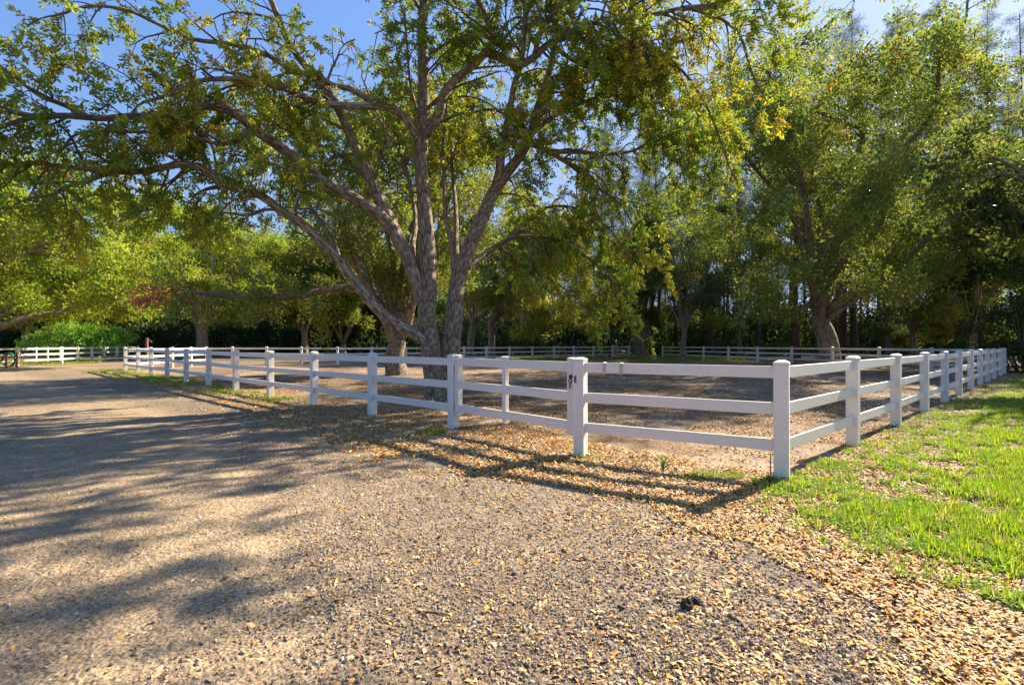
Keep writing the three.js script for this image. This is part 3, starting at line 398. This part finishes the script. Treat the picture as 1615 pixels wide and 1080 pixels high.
// the far wood and its undergrowth, seen as one mass
{
  const r = rngOf(601), l = [];
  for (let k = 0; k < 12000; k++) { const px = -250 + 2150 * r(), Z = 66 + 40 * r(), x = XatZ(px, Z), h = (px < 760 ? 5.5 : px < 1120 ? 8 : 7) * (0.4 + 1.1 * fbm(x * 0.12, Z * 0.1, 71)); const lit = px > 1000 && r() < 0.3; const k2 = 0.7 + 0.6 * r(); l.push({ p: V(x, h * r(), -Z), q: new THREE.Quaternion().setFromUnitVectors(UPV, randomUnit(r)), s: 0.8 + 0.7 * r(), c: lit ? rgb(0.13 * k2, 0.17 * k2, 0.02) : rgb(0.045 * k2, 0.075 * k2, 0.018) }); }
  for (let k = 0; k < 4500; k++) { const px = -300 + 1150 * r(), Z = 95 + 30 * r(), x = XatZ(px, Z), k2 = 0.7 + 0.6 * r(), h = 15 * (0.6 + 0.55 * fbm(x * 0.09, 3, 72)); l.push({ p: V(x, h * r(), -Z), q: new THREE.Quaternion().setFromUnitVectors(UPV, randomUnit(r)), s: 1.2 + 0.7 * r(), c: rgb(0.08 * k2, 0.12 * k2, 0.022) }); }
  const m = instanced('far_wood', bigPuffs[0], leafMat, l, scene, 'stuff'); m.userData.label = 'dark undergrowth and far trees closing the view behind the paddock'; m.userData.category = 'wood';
}
// ---------------------------------------------------------------- white rail fences
const vinylTex = dataTex(256, (i, j) => { const s = tileNoise(i / 32, j / 4, 8, 81), b = tileNoise(i / 16, j / 16, 16, 82), d = tileNoise(i / 5, j / 5, 51, 83), v = 0.93 + (s - 0.5) * 0.04 + (b - 0.5) * 0.025, st = smooth(0.66, 0.95, b * 0.6 + d * 0.4) * 0.05; return [v - st, v - st * 0.9, v - st * 1.6 - 0.01]; });
const vinyl = new THREE.MeshStandardMaterial({ color: rgb(0.84, 0.8, 0.74), map: vinylTex, roughness: 0.42 });
const POST = 0.152, HIGH = 1.275, RAILS = [1.19, 0.785, 0.38];
const postGeo = new RoundedBoxGeometry(POST, HIGH + 0.1, POST, 1, 0.008); postGeo.translate(0, (HIGH - 0.1) / 2, 0);
const capGeo = (() => { const a = new RoundedBoxGeometry(POST + 0.01, 0.03, POST + 0.01, 1, 0.006), b = new THREE.CylinderGeometry(0.05, (POST + 0.002) * Math.SQRT1_2, 0.022, 4, 1).toNonIndexed(); b.rotateY(Math.PI / 4); a.translate(0, 0.015, 0); b.translate(0, 0.041, 0); for (const g of [a, b]) g.deleteAttribute('uv'); const g = mergeGeometries([a, b]); const n = g.attributes.position.count, uv = []; for (let k = 0; k < n; k++) uv.push(g.attributes.position.getX(k), g.attributes.position.getZ(k)); g.setAttribute('uv', new THREE.Float32BufferAttribute(uv, 2)); return g; })();
const railGeo = new RoundedBoxGeometry(1, 0.132, 0.044, 1, 0.006);
function post(o, p, turn, jit = 0) { const m = part('post', postGeo, vinyl, o); m.position.set(p[0], gh(p[0], -p[1]), -p[1]); m.rotation.set(jit * 0.4, turn, jit); const c = part('cap', capGeo, vinyl, m); c.position.y = HIGH; return m; }
function rail(o, a, b, y) { const m = part('rail', railGeo, vinyl, o), dx = b[0] - a[0], dz = -(b[1] - a[1]), L = Math.hypot(dx, dz); const ya = y + gh(a[0], -a[1]), yb = y + gh(b[0], -b[1]); m.position.set((a[0] + b[0]) / 2, (ya + yb) / 2, -(a[1] + b[1]) / 2); m.scale.x = L; m.rotation.set(0, Math.atan2(-dz, dx), 0); m.rotation.order = 'YXZ'; m.rotation.z = Math.atan2(yb - ya, L); return m; }
function fence(label, pts, opt = {}) {
  const o = thing('rail_fence', label, 'fence'), r = rngOf(700 + pts.length + Math.round(Math.abs(pts[0][0]) * 10));
  pts.forEach((p, k) => { if (opt.skip?.includes(k)) return; const a = pts[Math.max(0, k - 1)], b = pts[Math.min(pts.length - 1, k + 1)]; post(o, p, opt.turn ?? Math.atan2(b[1] - a[1], b[0] - a[0]), (r() - 0.5) * 0.012); });
  for (let k = 0; k < pts.length - 1; k++) { const a = pts[k], b = pts[k + 1], L = Math.hypot(b[0] - a[0], b[1] - a[1]), e = (POST / 2 - 0.02) / L; if (opt.gap?.includes(k)) continue; for (const y of RAILS) rail(o, [lerp(a[0], b[0], e), lerp(a[1], b[1], e)], [lerp(b[0], a[0], e), lerp(b[1], a[1], e)], y); }
  return o;
}
const onLine = (A, B) => (px) => { const s = (px - 807.5) / FOC, dx = B[0] - A[0], dz = B[1] - A[1], t = (s * A[1] - A[0]) / (dx - s * dz); return [A[0] + dx * t, A[1] + dz * t]; };
const corner = [2.99, 5.62], latchPost = [0.93, 6.88], hingePost = [-1.04, 8.98], leftCorner = [-21.5, 28.2], rightEnd = [24.7, 25.5];
const front = onLine(hingePost, leftCorner);
fence('long white three-rail fence running from the gate along the drive to the left', [715, 587, 495, 426, 371.6, 328.6, 293, 263, 238, 217, 197].map(front));
fence('white three-rail fence panel between the gate and the nearest corner post', [latchPost, corner]);
const rightLine = onLine(corner, rightEnd);
{ const pts = [1345.6, 1413.5, 1458.7, 1490.5, 1513, 1531.7, 1546.5, 1558, 1568, 1578, 1584.5].map(rightLine); fence('white three-rail fence along the grass verge on the right', [corner, ...pts], { skip: [0], turn: Math.atan2(rightEnd[1] - corner[1], rightEnd[0] - corner[0]) }); }
const backLine = onLine([23.9, 28.8], [17.1, 57.5]);
fence('white fence across the right back of the paddock behind the leaning oak', [rightEnd, ...[1470, 1387, 1313, 1249, 1195, 1149, 1110, 1075.5, 1045.5].map(backLine)], { skip: [0] });
const midLine = onLine([-10.4, 37.5], [13.6, 60]);
fence('white fence slanting across the back of the paddock behind the gate', [586, 640, 690, 732, 767, 803.7, 839.6, 874, 905, 936, 965.6, 992.5].map(midLine));
fence('white fence across the left back of the sandy paddock', [leftCorner, [-21.75, 30.5], [-22, 32.8], [-22.25, 35.1], [-22.5, 37.3], ...[366, 420, 475, 532].map((px) => [XatZ(px, 37.4), 37.4]), [-10.4, 37.5]], { skip: [0, 9] });
fence('farthest white fence, a thin line under the dark wood', Array.from({ length: 15 }, (_, k) => [XatZ(600, 74) + k * 2.6, 74 - k * 0.1]));
fence('white fence beyond the left lane running away from the lane gate', [[-34.4, 38.7], [-35.5, 41.4], [-36.4, 43.9], [-37.3, 46.4], [-38.2, 49], [-39.1, 51.6], [-40, 54.2]]);
fence('white fence left of the lane gate at the left edge', [[-32.6, 29.6], [-33, 32], [-33.5, 34.3]]);
// ---------------------------------------------------------------- gates
const steel = new THREE.MeshStandardMaterial({ color: rgb(0.35, 0.34, 0.33), metalness: 1, roughness: 0.38 }), blackMetal = new THREE.MeshStandardMaterial({ color: rgb(0.02, 0.02, 0.02), roughness: 0.45 });
const stileGeo = new RoundedBoxGeometry(0.1, 1.03, 0.1, 1, 0.006);
const slimStile = new RoundedBoxGeometry(0.08, 1.03, 0.075, 1, 0.006);
function gate(label, A, B, stiles) {                                 // A hinge side, B latch side
  const o = thing('farm_gate', label, 'gate'), dx = B[0] - A[0], dz = B[1] - A[1], L = Math.hypot(dx, dz), turn = Math.atan2(dz, dx), P = (s) => [A[0] + dx * s / L, A[1] + dz * s / L];
  const s0 = POST / 2 + 0.075, s1 = L - POST / 2 - 0.075;
  for (const s of [s0, ...stiles.map((f) => L * f), s1]) { const m = part('stile', s === s0 || s === s1 ? stileGeo : slimStile, vinyl, o), p = P(s); m.position.set(p[0], 0.775, -p[1]); m.rotation.y = turn; if (s !== s0 && s !== s1) m.position.y = 0.77; const c = part('cap', capGeo, vinyl, m); c.position.y = 0.515; c.scale.set(0.62, 0.6, 0.62); }
  const cuts = [s0, ...stiles.map((f) => L * f), s1];
  for (let k = 0; k < cuts.length - 1; k++) for (const y of RAILS) { const a = P(cuts[k] + 0.03), b = P(cuts[k + 1] - 0.03); rail(o, a, b, y); }
  return { o, P, L, turn };
}
{
  const g = gate('white three-rail gate with a black latch in front of the biggest oak', hingePost, latchPost, [0.475]), F = V(Math.sin(g.turn), 0, Math.cos(g.turn));
  const put = (name, geo, mat, s, y, f, parent = g.o) => { const m = part(name, geo, mat, parent), p = g.P(s); m.position.set(p[0] + F.x * f, y, -p[1] + F.z * f); m.rotation.y = g.turn; return m; };
  for (const y of [1.08, 0.42]) { put('hinge', new RoundedBoxGeometry(0.03, 0.1, 0.1, 1, 0.004), blackMetal, POST / 2 + 0.012, y, -0.01); }
  put('latch', mergeGeometries([new RoundedBoxGeometry(0.035, 0.05, 0.03, 1, 0.005), new THREE.CylinderGeometry(0.012, 0.012, 0.1, 10).rotateZ(Math.PI / 2).translate(0.03, 0, 0.01), new THREE.TorusGeometry(0.026, 0.007, 8, 16).translate(0, -0.055, 0.012), new RoundedBoxGeometry(0.016, 0.09, 0.012, 1, 0.003).translate(-0.004, -0.12, 0.012)].map((x) => x.index ? x.toNonIndexed() : x)), blackMetal, g.L - POST / 2 - 0.04, 1.06, 0.068);
  put('latch_plate', new RoundedBoxGeometry(0.055, 0.115, 0.008, 1, 0.003), steel, g.L - 0.03, 1.03, POST / 2 + 0.006);
  put('latch_slot', new RoundedBoxGeometry(0.022, 0.09, 0.01, 1, 0.003), blackMetal, g.L - 0.026, 1.03, POST / 2 + 0.0105);
  // wire hooks over the top rail right of the latch post
  [0.145, 0.24].forEach((f, k) => {
    const o = thing('wire_hook', ['bent wire hook on the top rail, the one nearer the gate latch', 'bent wire hook on the top rail, the one farther from the gate latch'][k], 'hook', 'wire hooks on the top rail'), x = lerp(latchPost[0], corner[0], f), Z = lerp(latchPost[1], corner[1], f), y = 1.19 + gh(x, -Z), t = Math.atan2(corner[1] - latchPost[1], corner[0] - latchPost[0]);
    o.position.set(x, y, -Z); o.rotation.y = t;
    const c = curveOf([V(-0.012, 0.03, -0.036), V(-0.012, 0.072, -0.03), V(-0.012, 0.076, 0), V(-0.012, 0.07, 0.028), V(-0.012, -0.05, 0.031), V(-0.006, -0.085, 0.034), V(0.006, -0.085, 0.034), V(0.012, -0.05, 0.031), V(0.012, 0.07, 0.028), V(0.012, 0.076, 0), V(0.012, 0.072, -0.03), V(0.012, 0.03, -0.036)]); part('wire', new THREE.TubeGeometry(c, 60, 0.0045, 6), steel, o);
  });
}
gate('small white lane gate at the far left beside the hose', [-33.5, 34.3], [-34.4, 38.7], [0.4, 0.66]);
// ---------------------------------------------------------------- small things far left
{
  const o = thing('garden_hose', 'coiled green hose hung on its stand by the lane at the left edge', 'hose'), Z = 33.2, c = at(13, 566, Z), green = new THREE.MeshStandardMaterial({ color: rgb(0.02, 0.2, 0.1), roughness: 0.5 }), wood = new THREE.MeshStandardMaterial({ color: rgb(0.16, 0.07, 0.04), roughness: 0.8 });
  const pts = []; for (let k = 0; k <= 160; k++) { const a = k / 160 * Math.PI * 2 * 5; pts.push(V(c.x + Math.cos(a) * (0.42 + 0.02 * Math.sin(k)), 0.5 + Math.sin(a) * (0.44 + 0.02 * Math.cos(k * 1.7)), c.z + (k / 160 - 0.5) * 0.18)); }
  part('coil', new THREE.TubeGeometry(curveOf(pts), 320, 0.024, 6), green, o);
  part('stand', mergeGeometries([new THREE.BoxGeometry(0.09, 1.0, 0.09).translate(c.x + 0.55, 0.5, c.z), new THREE.BoxGeometry(1.0, 0.07, 0.07).translate(c.x + 0.1, 0.86, c.z - 0.14), new THREE.BoxGeometry(0.08, 0.9, 0.08).translate(c.x - 0.3, 0.45, c.z - 0.14)]), wood, o);
}
{
  const Z = 42, x = XatZ(231, Z), o = thing('wooden_post', 'brown wooden post with a slanting grey bracket above the left fence corner', 'post'), wood = new THREE.MeshStandardMaterial({ color: rgb(0.2, 0.085, 0.05), roughness: 0.85, bumpMap: barkBump, bumpScale: 0.006 });
  part('post', new RoundedBoxGeometry(0.17, 2.1, 0.17, 1, 0.01).translate(x, 0.99, -Z), wood, o);
  part('bracket', tube(curveOf([V(x + 0.05, 1.97, -Z + 0.09), V(x + 0.28, 1.86, -Z + 0.09), V(x + 0.5, 1.66, -Z + 0.09)]), 0.045, 0.04, 8, 8), steel, o);
}
{
  const p = [XatZ(1215.5, 5.75), 5.75], o = thing('iron_rod', 'thin rusty rod sticking out of the ground left of the nearest corner post', 'rod');
  part('rod', new THREE.CylinderGeometry(0.006, 0.006, 0.3, 8).translate(p[0], 0.11, -p[1]), new THREE.MeshStandardMaterial({ color: rgb(0.05, 0.02, 0.012), roughness: 0.9 }), o);
}
// ---------------------------------------------------------------- fallen leaves, stones, grass
const fallen = [71, 72, 73].map((s) => { const r = rngOf(s), T = [], C = []; addLeaf(T, C, V(-0.5, 0.03, 0), V(1, 0.05 * r(), 0).normalize(), V(0, 0, 1), 1, 0.27 + 0.09 * r(), 0.18 + 0.3 * r(), [1, 1, 1]); return soup(T, C); });
const litterTint = (r, brown = 0) => { const u = r() + brown, k = 0.65 + 0.55 * r(); return u < 0.36 ? rgb(0.55 * k, 0.36 * k, 0.14 * k) : u < 0.52 ? rgb(0.60 * k, 0.45 * k, 0.24 * k) : u < 0.78 ? rgb(0.66 * k, 0.29 * k, 0.025 * k) : rgb(0.24 * k, 0.12 * k, 0.045 * k); };
const lieFlat = (r, tilt) => new THREE.Quaternion().setFromEuler(E.set((r() - 0.5) * tilt, r() * 6.283, (r() - 0.5) * tilt, 'YXZ'));
{
  const r = rngOf(801), near = [], zones = { verge: [], paddock: [], drive: [] };
  const scatter = (list, n, Z0, Z1, pow, xs, density, size, tilt, brown, lift) => {
    for (let k = 0, tries = 0; k < n && tries < n * 12; tries++) {
      const Z = Z0 * Math.pow(Z1 / Z0, Math.pow(r(), pow)), x = lerp(xs[0], xs[1], r()) * Z; if (r() > density(x, Z)) continue; k++;
      list.push({ p: V(x, gh(x, -Z) + 0.004 + lift * r(), -Z), q: lieFlat(r, r() < 0.2 ? 1.8 : tilt), s: size * (0.4 + 1.0 * r() * (0.4 + 0.6 * r())), c: litterTint(r, brown) });
    }
  };
  const n1 = (x, Z) => fbm(x * 1.1, Z * 1.1, 91), n2 = (x, Z) => fbm(x * 3.4, Z * 3.4, 92);
  // the strip in front of the fence and the band between drive and grass
  scatter(zones.verge, 90000, 1.5, 26, 1.15, [-1.15, 1.12], (x, Z) => { if (inDrive(x, Z) > 0.12) return 0; const s = rightFenceSide(x, Z), f = frontFenceSide(x, Z); if (s > 0) return (0.25 + 0.75 * smooth(1.6, -0.2, inGrass(x, Z))) * (0.45 + 0.75 * n2(x, Z)); if (f > 0.6) return 0; return 0.2 + 0.9 * smooth(0.3, 0.62, n1(x, Z) * 0.5 + n2(x, Z) * 0.5); }, 0.064, 0.8, 0.06, 0.022);
  scatter(zones.paddock, 70000, 5.8, 38, 1.0, [-0.75, 1.05], (x, Z) => { if (frontFenceSide(x, Z) < 0.3 || rightFenceSide(x, Z) > 0 || Z > 36) return 0; return (0.06 + smooth(0.4, 0.62, n1(x, Z) * 0.6 + n2(x, Z) * 0.4)) * smooth(-15, -8, x) * lerp(1, 0.5, smooth(14, 36, Z)); }, 0.062, 0.8, 0.2, 0.02);
  scatter(zones.drive, 10500, 1.5, 16, 1.1, [-1.15, 0.95], (x, Z) => { const d = inDrive(x, Z); if (d < 0) return 0; return 0.85 * smooth(1.5, 0, d) * smooth(0.34, 0.6, n2(x, Z)) + (0.16 * smooth(0.42, 0.7, n2(x, Z)) + 0.05) * (1 - 0.93 * sandOf(x, Z)) * smooth(5, 1, d) + 0.006; }, 0.064, 0.6, 0, 0.008);
  // bits of broken leaf and bark on the gravel
  scatter(zones.drive, 5000, 1.5, 9, 1.0, [-1.15, 0.95], (x, Z) => { const d = inDrive(x, Z); return d < 0 ? 0 : 0.9 * (1 - 0.95 * sandOf(x, Z)); }, 0.02, 0.9, 0, 0.008);
  // the ones that show largest lie on the ground as single leaves
  const mats = [[0.6, 0.32, 0.04], [0.56, 0.4, 0.2], [0.6, 0.46, 0.27], [0.3, 0.16, 0.06], [0.64, 0.27, 0.02]].map((c) => new THREE.MeshStandardMaterial({ color: rgb(...c), roughness: 0.7, side: THREE.DoubleSide }));
  const all = [...zones.drive, ...zones.verge].filter((e) => e.s > 0.03 && Math.abs(e.p.x) < -e.p.z * 1.02).sort((a, b2) => b2.s / -b2.p.z - a.s / -a.p.z).slice(0, 300), drop = new Set(all);
  all.forEach((e, k) => { const m = part('fallen_leaf', fallen[k % 3], mats[(r() * 5) | 0], inDrive(e.p.x, -e.p.z) > 0 ? drive : ground); m.position.copy(e.p); m.position.y += 0.003; m.quaternion.copy(e.q); m.scale.setScalar(e.s * 1.05); });
  const words = { verge: 'thick layer of straw-coloured fallen leaves between the drive, the fence and the grass', paddock: 'brown fallen leaves covering the shaded sand inside the paddock', drive: 'scattered yellow and orange leaves on the gravel of the drive' };
  Object.keys(zones).forEach((z, k) => { const m = instanced(k ? `leaf_litter_00${k}` : 'leaf_litter', fallen[k], litterMat, zones[z].filter((e) => !drop.has(e)), scene, 'stuff'); m.userData.label = words[z]; m.userData.category = 'leaf litter'; });
}
{
  const r = rngOf(811), stoneGeo = [1, 2].map((s) => { const g = new THREE.IcosahedronGeometry(1, 0), p = g.attributes.position; for (let k = 0; k < p.count; k++) { const x = p.getX(k), y = p.getY(k), z = p.getZ(k), w = 0.7 + 0.6 * hash2(Math.round(x * 50), Math.round(y * 50) + Math.round(z * 31), s); p.setXYZ(k, x * w, y * w * 0.65, z * w); } g.deleteAttribute('normal'); g.deleteAttribute('uv'); return g; });
  const l = [[]], stoneMat = new THREE.MeshStandardMaterial({ roughness: 0.9 });
  for (let k = 0; k < 400000 && l[0].length < 90000; k++) {
    const Z = 1.5 * Math.pow(9, r() ** 1.25), x = (r() * 2 - 1) * Z * 1.1, d = inDrive(x, Z); if (d < -0.1) continue;
    const dens = 0.85 * (1 - 0.96 * sandOf(x, Z)); if (r() > dens) continue;
    const u = r(), s = (0.0026 + 0.0085 * Math.pow(r(), 4)) * (r() < 0.02 ? 1.7 : 1), kk = 0.6 + 0.6 * r();
    l[0].push({ p: V(x, gh(x, -Z) + 0.005 + s * 0.25, -Z), q: lieFlat(r, 3), s, c: u < 0.5 ? rgb(0.26 * kk, 0.2 * kk, 0.14 * kk) : u < 0.84 ? rgb(0.4 * kk, 0.3 * kk, 0.195 * kk) : u < 0.94 ? rgb(0.1 * kk, 0.083 * kk, 0.068 * kk) : rgb(0.6 * kk, 0.53 * kk, 0.44 * kk) });
  }
  l.forEach((x, k) => { const m = instanced(k ? 'gravel_001' : 'gravel', stoneGeo[k], stoneMat, x, scene, 'stuff'); m.userData.label = ['fine grey gravel stones scattered over the drive', ''][k]; m.userData.category = 'gravel'; });
  const big = new THREE.IcosahedronGeometry(1, 1); { const p = big.attributes.position; for (let k = 0; k < p.count; k++) { const x = p.getX(k), y = p.getY(k), z = p.getZ(k), w = 0.78 + 0.44 * noise2(x * 1.7 + 5, y * 1.7 + z * 2.3 + 9, 3); p.setXYZ(k, x * w, y * w * 0.6, z * w); } big.computeVertexNormals(); big.deleteAttribute('uv'); }
  const mats = [[0.42, 0.36, 0.29], [0.22, 0.18, 0.14], [0.07, 0.055, 0.045], [0.09, 0.075, 0.06]].map((c) => new THREE.MeshStandardMaterial({ color: rgb(...c), roughness: 0.9 }));
  for (let k = 0; k < 260; k++) { const Z = 1.75 + 3.4 * r() * r() + 0.6 * r(), x = lerp(-1.15, 0.95, r()) * Z; if (inDrive(x, Z) < 0.1) continue; const m = part('pebble', big, mats[(r() * 4) | 0], drive), s = 0.004 + 0.009 * r() * r(); m.position.set(x, gh(x, -Z) + 0.005 + s * 0.3, -Z); m.rotation.set(r() * 0.6, r() * 6, r() * 0.6); m.scale.setScalar(s); }
}
{
  const twigs = [[[668, 968], [688, 969], [705, 974]], [[940, 985], [955, 1000], [967, 1012]], [[1150, 978], [1165, 986], [1176, 1001]], [[975, 1004], [985, 1013], [993, 1022]]], g = (px, py) => { const Z = EYE * FOC / (py - 543), x = XatZ(px, Z); return V(x, gh(x, -Z) + 0.011, -Z); };
  ['short curved brown twig on the gravel in the lower middle', 'thin straight twig on the gravel, upper one of a pair', 'thick dark twig on the gravel right of the dark clods', 'thin straight twig on the gravel, lower one of a pair'].forEach((label, k) => { const o = thing('fallen_twig', label, 'twig'); part('stick', tube(curveOf(twigs[k].map((q) => g(...q))), 0.006, 0.0035, 12, 6, 0, 0.4, k), oakBark, o); });
}
{
  const clod = (label, px, py, sx, sy, sz, turn, seed, hollow) => {
    const Z = EYE * FOC / (py - 543), x = XatZ(px, Z), o = thing('dirt_clod', label, 'clod'), g = new THREE.IcosahedronGeometry(1, 4), p = g.attributes.position;
    for (let k = 0; k < p.count; k++) { let X = p.getX(k), Y = p.getY(k), Zz = p.getZ(k); let w = 0.8 + 0.3 * noise2(X * 2.1 + seed, Y * 2.1 + Zz * 1.7 + seed, 5) + 0.22 * noise2(X * 6 + seed, Y * 6 + Zz * 5, 6); if (hollow) { const d = Math.hypot(X + 0.1, Y - 0.75, Zz - 0.55); w *= 1 - 0.5 * smooth(0.6, 0.1, d); } p.setXYZ(k, X * w * sx, Y * w * sy, Zz * w * sz); }
    g.computeVertexNormals(); const m = part('clump', g, new THREE.MeshStandardMaterial({ color: rgb(0.035, 0.022, 0.018), roughness: 0.95 }), o); m.position.set(x, gh(x, -Z) + sy * 0.55, -Z); m.rotation.y = turn;
  };
  clod('round dark brown clod with a hollow, ringed by yellow leaves on the gravel', 1083, 961, 0.032, 0.036, 0.034, 0.3, 3, true);
  clod('pointed dark brown clod lying right behind the round one', 1098, 953, 0.034, 0.026, 0.026, 0.8, 9, false);
}
// grass
const tuft = (seed, n, h) => { const r = rngOf(seed), T = [], C = []; for (let k = 0; k < n; k++) { const a = r() * 6.28, b = V(Math.cos(a) * 0.035 * r(), -0.005, Math.sin(a) * 0.035 * r()), d = V(Math.cos(a) * (0.15 + 0.75 * r()), 1, Math.sin(a) * (0.15 + 0.75 * r())).normalize(), side = V(-Math.sin(a), 0, Math.cos(a)), kk = 0.7 + 0.6 * r(); addLeaf(T, C, b, d, side, h * (0.45 + 0.75 * r()), 0.0065, -0.5 * r(), [kk * (0.9 + 0.3 * r()), kk, kk]); } return soup(T, C); };
const weedGeo = (seed, n, h) => { const r = rngOf(seed), T = [], C = []; for (let k = 0; k < n; k++) { const a = k * 2.4, t = r(), d = V(Math.cos(a), 0.25 + 0.9 * r(), Math.sin(a)).normalize(), kk = 0.75 + 0.5 * r(); addLeaf(T, C, V(Math.cos(a) * 0.01, h * t * 0.7, Math.sin(a) * 0.01), d, V(-Math.sin(a), 0, Math.cos(a)), h * (0.45 + 0.3 * r()), h * 0.2, 0.4 * r(), [kk, kk, kk]); } return soup(T, C); };
{
  const r = rngOf(821), geos = [tuft(1, 12, 0.06), tuft(2, 10, 0.12), weedGeo(3, 16, 0.045)], l = [[], [], []];
  const add = (x, Z, k, s = 1) => { const u = r(), kk = 0.75 + 0.5 * r(), q = lieFlat(r, 0.35); l[k].push({ p: V(x, gh(x, -Z), -Z), q, s: s * (0.7 + 0.7 * r()), c: u < 0.72 ? rgb(0.21 * kk, 0.34 * kk, 0.014) : u < 0.92 ? rgb(0.34 * kk, 0.39 * kk, 0.02) : rgb(0.36 * kk, 0.3 * kk, 0.12 * kk) }); };
  for (let k = 0; k < 260000; k++) {
    const Z = 2.2 * Math.pow(14, r()), x = Z * (0.42 + 0.75 * r()); if (x > Z * 1.16) continue; if (rightFenceSide(x, Z) < 0.02) continue; const g = inGrass(x, Z); if (g < -0.15) continue;
    const n = fbm(x * 2.1 + 4, Z * 2.1, 95, 3), n3 = fbm(x * 7, Z * 7, 99, 2), dens = smooth(0.42, 0.66, n * 0.6 + n3 * 0.4 + 0.04 * smooth(0.4, 2.5, g)) * (0.25 + 0.75 * smooth(0, 1.8, g)); if (r() > dens * 0.68 + 0.014) continue;
    add(x, Z, r() < lerp(0.75, 0.35, smooth(0.3, 2.4, g)) ? 2 : r() < 0.2 ? 1 : 0);
  }
  const patch = (cx, cZ, rx, rz, n, k, s) => { for (let i = 0; i < n; i++) { const a = r() * 6.28, q = Math.sqrt(r()); add(cx + Math.cos(a) * rx * q, cZ + Math.sin(a) * rz * q, typeof k === 'number' ? k : k[(r() * k.length) | 0], s); } };
  patch(2.85, 5.4, 0.3, 0.25, 90, [0, 2, 2], 1.2); patch(2.2, 5.75, 0.45, 0.2, 90, [2, 2, 0], 1.0); patch(2.75, 5.1, 0.3, 0.22, 70, [0, 2], 1); patch(2.5, 4.55, 0.35, 0.3, 40, [0, 2], 1); patch(-1.3, 8.5, 0.3, 0.2, 30, [2, 0], 1.3); patch(-0.95, 9.0, 0.2, 0.15, 20, [2, 0], 1); patch(-2.1, 8.9, 0.5, 0.25, 30, [2], 0.9); patch(1.1, 6.75, 0.3, 0.15, 16, [2, 0], 0.9);
  for (let k = 0; k < 2400; k++) { const t = r(), a = front(360), x0 = lerp(-5.5, -24, Math.pow(t, 0.8)), Z0 = 8.98 + (x0 + 1.04) * -0.94, off = (r() - 0.75) * 2.2 * lerp(0.45, 1.3, t); if (fbm(x0 * 0.7, off * 2, 96) < 0.4) continue; add(x0 + off * 0.68, Z0 + off * 0.73, r() < 0.6 ? 0 : 2, 1.2); }
  for (let k = 0; k < 6500; k++) { const px = 760 + 420 * r(), Z = 42 + 16 * r(), x = XatZ(px, Z); if (fbm(x * 0.4, Z * 0.3, 97) < 0.5) continue; add(x, Z, 1, 1.7); }
  for (let k = 0; k < 2500; k++) { const px = -120 + 300 * r(), Z = 36.5 + 8 * r(), x = XatZ(px, Z) - 1; if (x < -33) add(x, Z, 1, 1.6); }
  geos.forEach((g, k) => { const m = instanced(['grass', 'tall_grass', 'ground_weeds'][k], g, grassMat, l[k], scene, 'stuff'); m.userData.label = ['short bright grass on the verge and along the fence foot', 'taller grass blades on the verge and far paddock edge', 'low leafy weeds mixed into the verge grass'][k]; m.userData.category = k === 2 ? 'weeds' : 'grass'; });
  
  // the seedling under the panel
  const Z = EYE * FOC / (748 - 543), x = XatZ(1046, Z), o = thing('weed_plant', 'upright bright green seedling under the panel right of the gate', 'plant', null, [x, gh(x, -Z), -Z]);
  part('leaves', (() => { const q = rngOf(9), T = [], C = []; for (let k = 0; k < 22; k++) { const a = k * 2.4, h = 0.04 + 0.16 * q(), d = V(Math.cos(a) * (0.5 + 0.5 * q()), 0.7, Math.sin(a) * (0.5 + 0.5 * q())).normalize(); addLeaf(T, C, V(0, h, 0), d, V(-Math.sin(a), 0, Math.cos(a)), 0.07 + 0.06 * q(), 0.025, 0.2, [0.11, 0.24, 0.02].map((c) => c * (0.8 + 0.5 * q()))); } return soup(T, C); })(), grassMat, o);
  part('stem', new THREE.CylinderGeometry(0.003, 0.005, 0.2, 6).translate(0, 0.1, 0), new THREE.MeshStandardMaterial({ color: rgb(0.12, 0.2, 0.03), roughness: 0.8 }), o);
}
renderer.render(scene, camera);
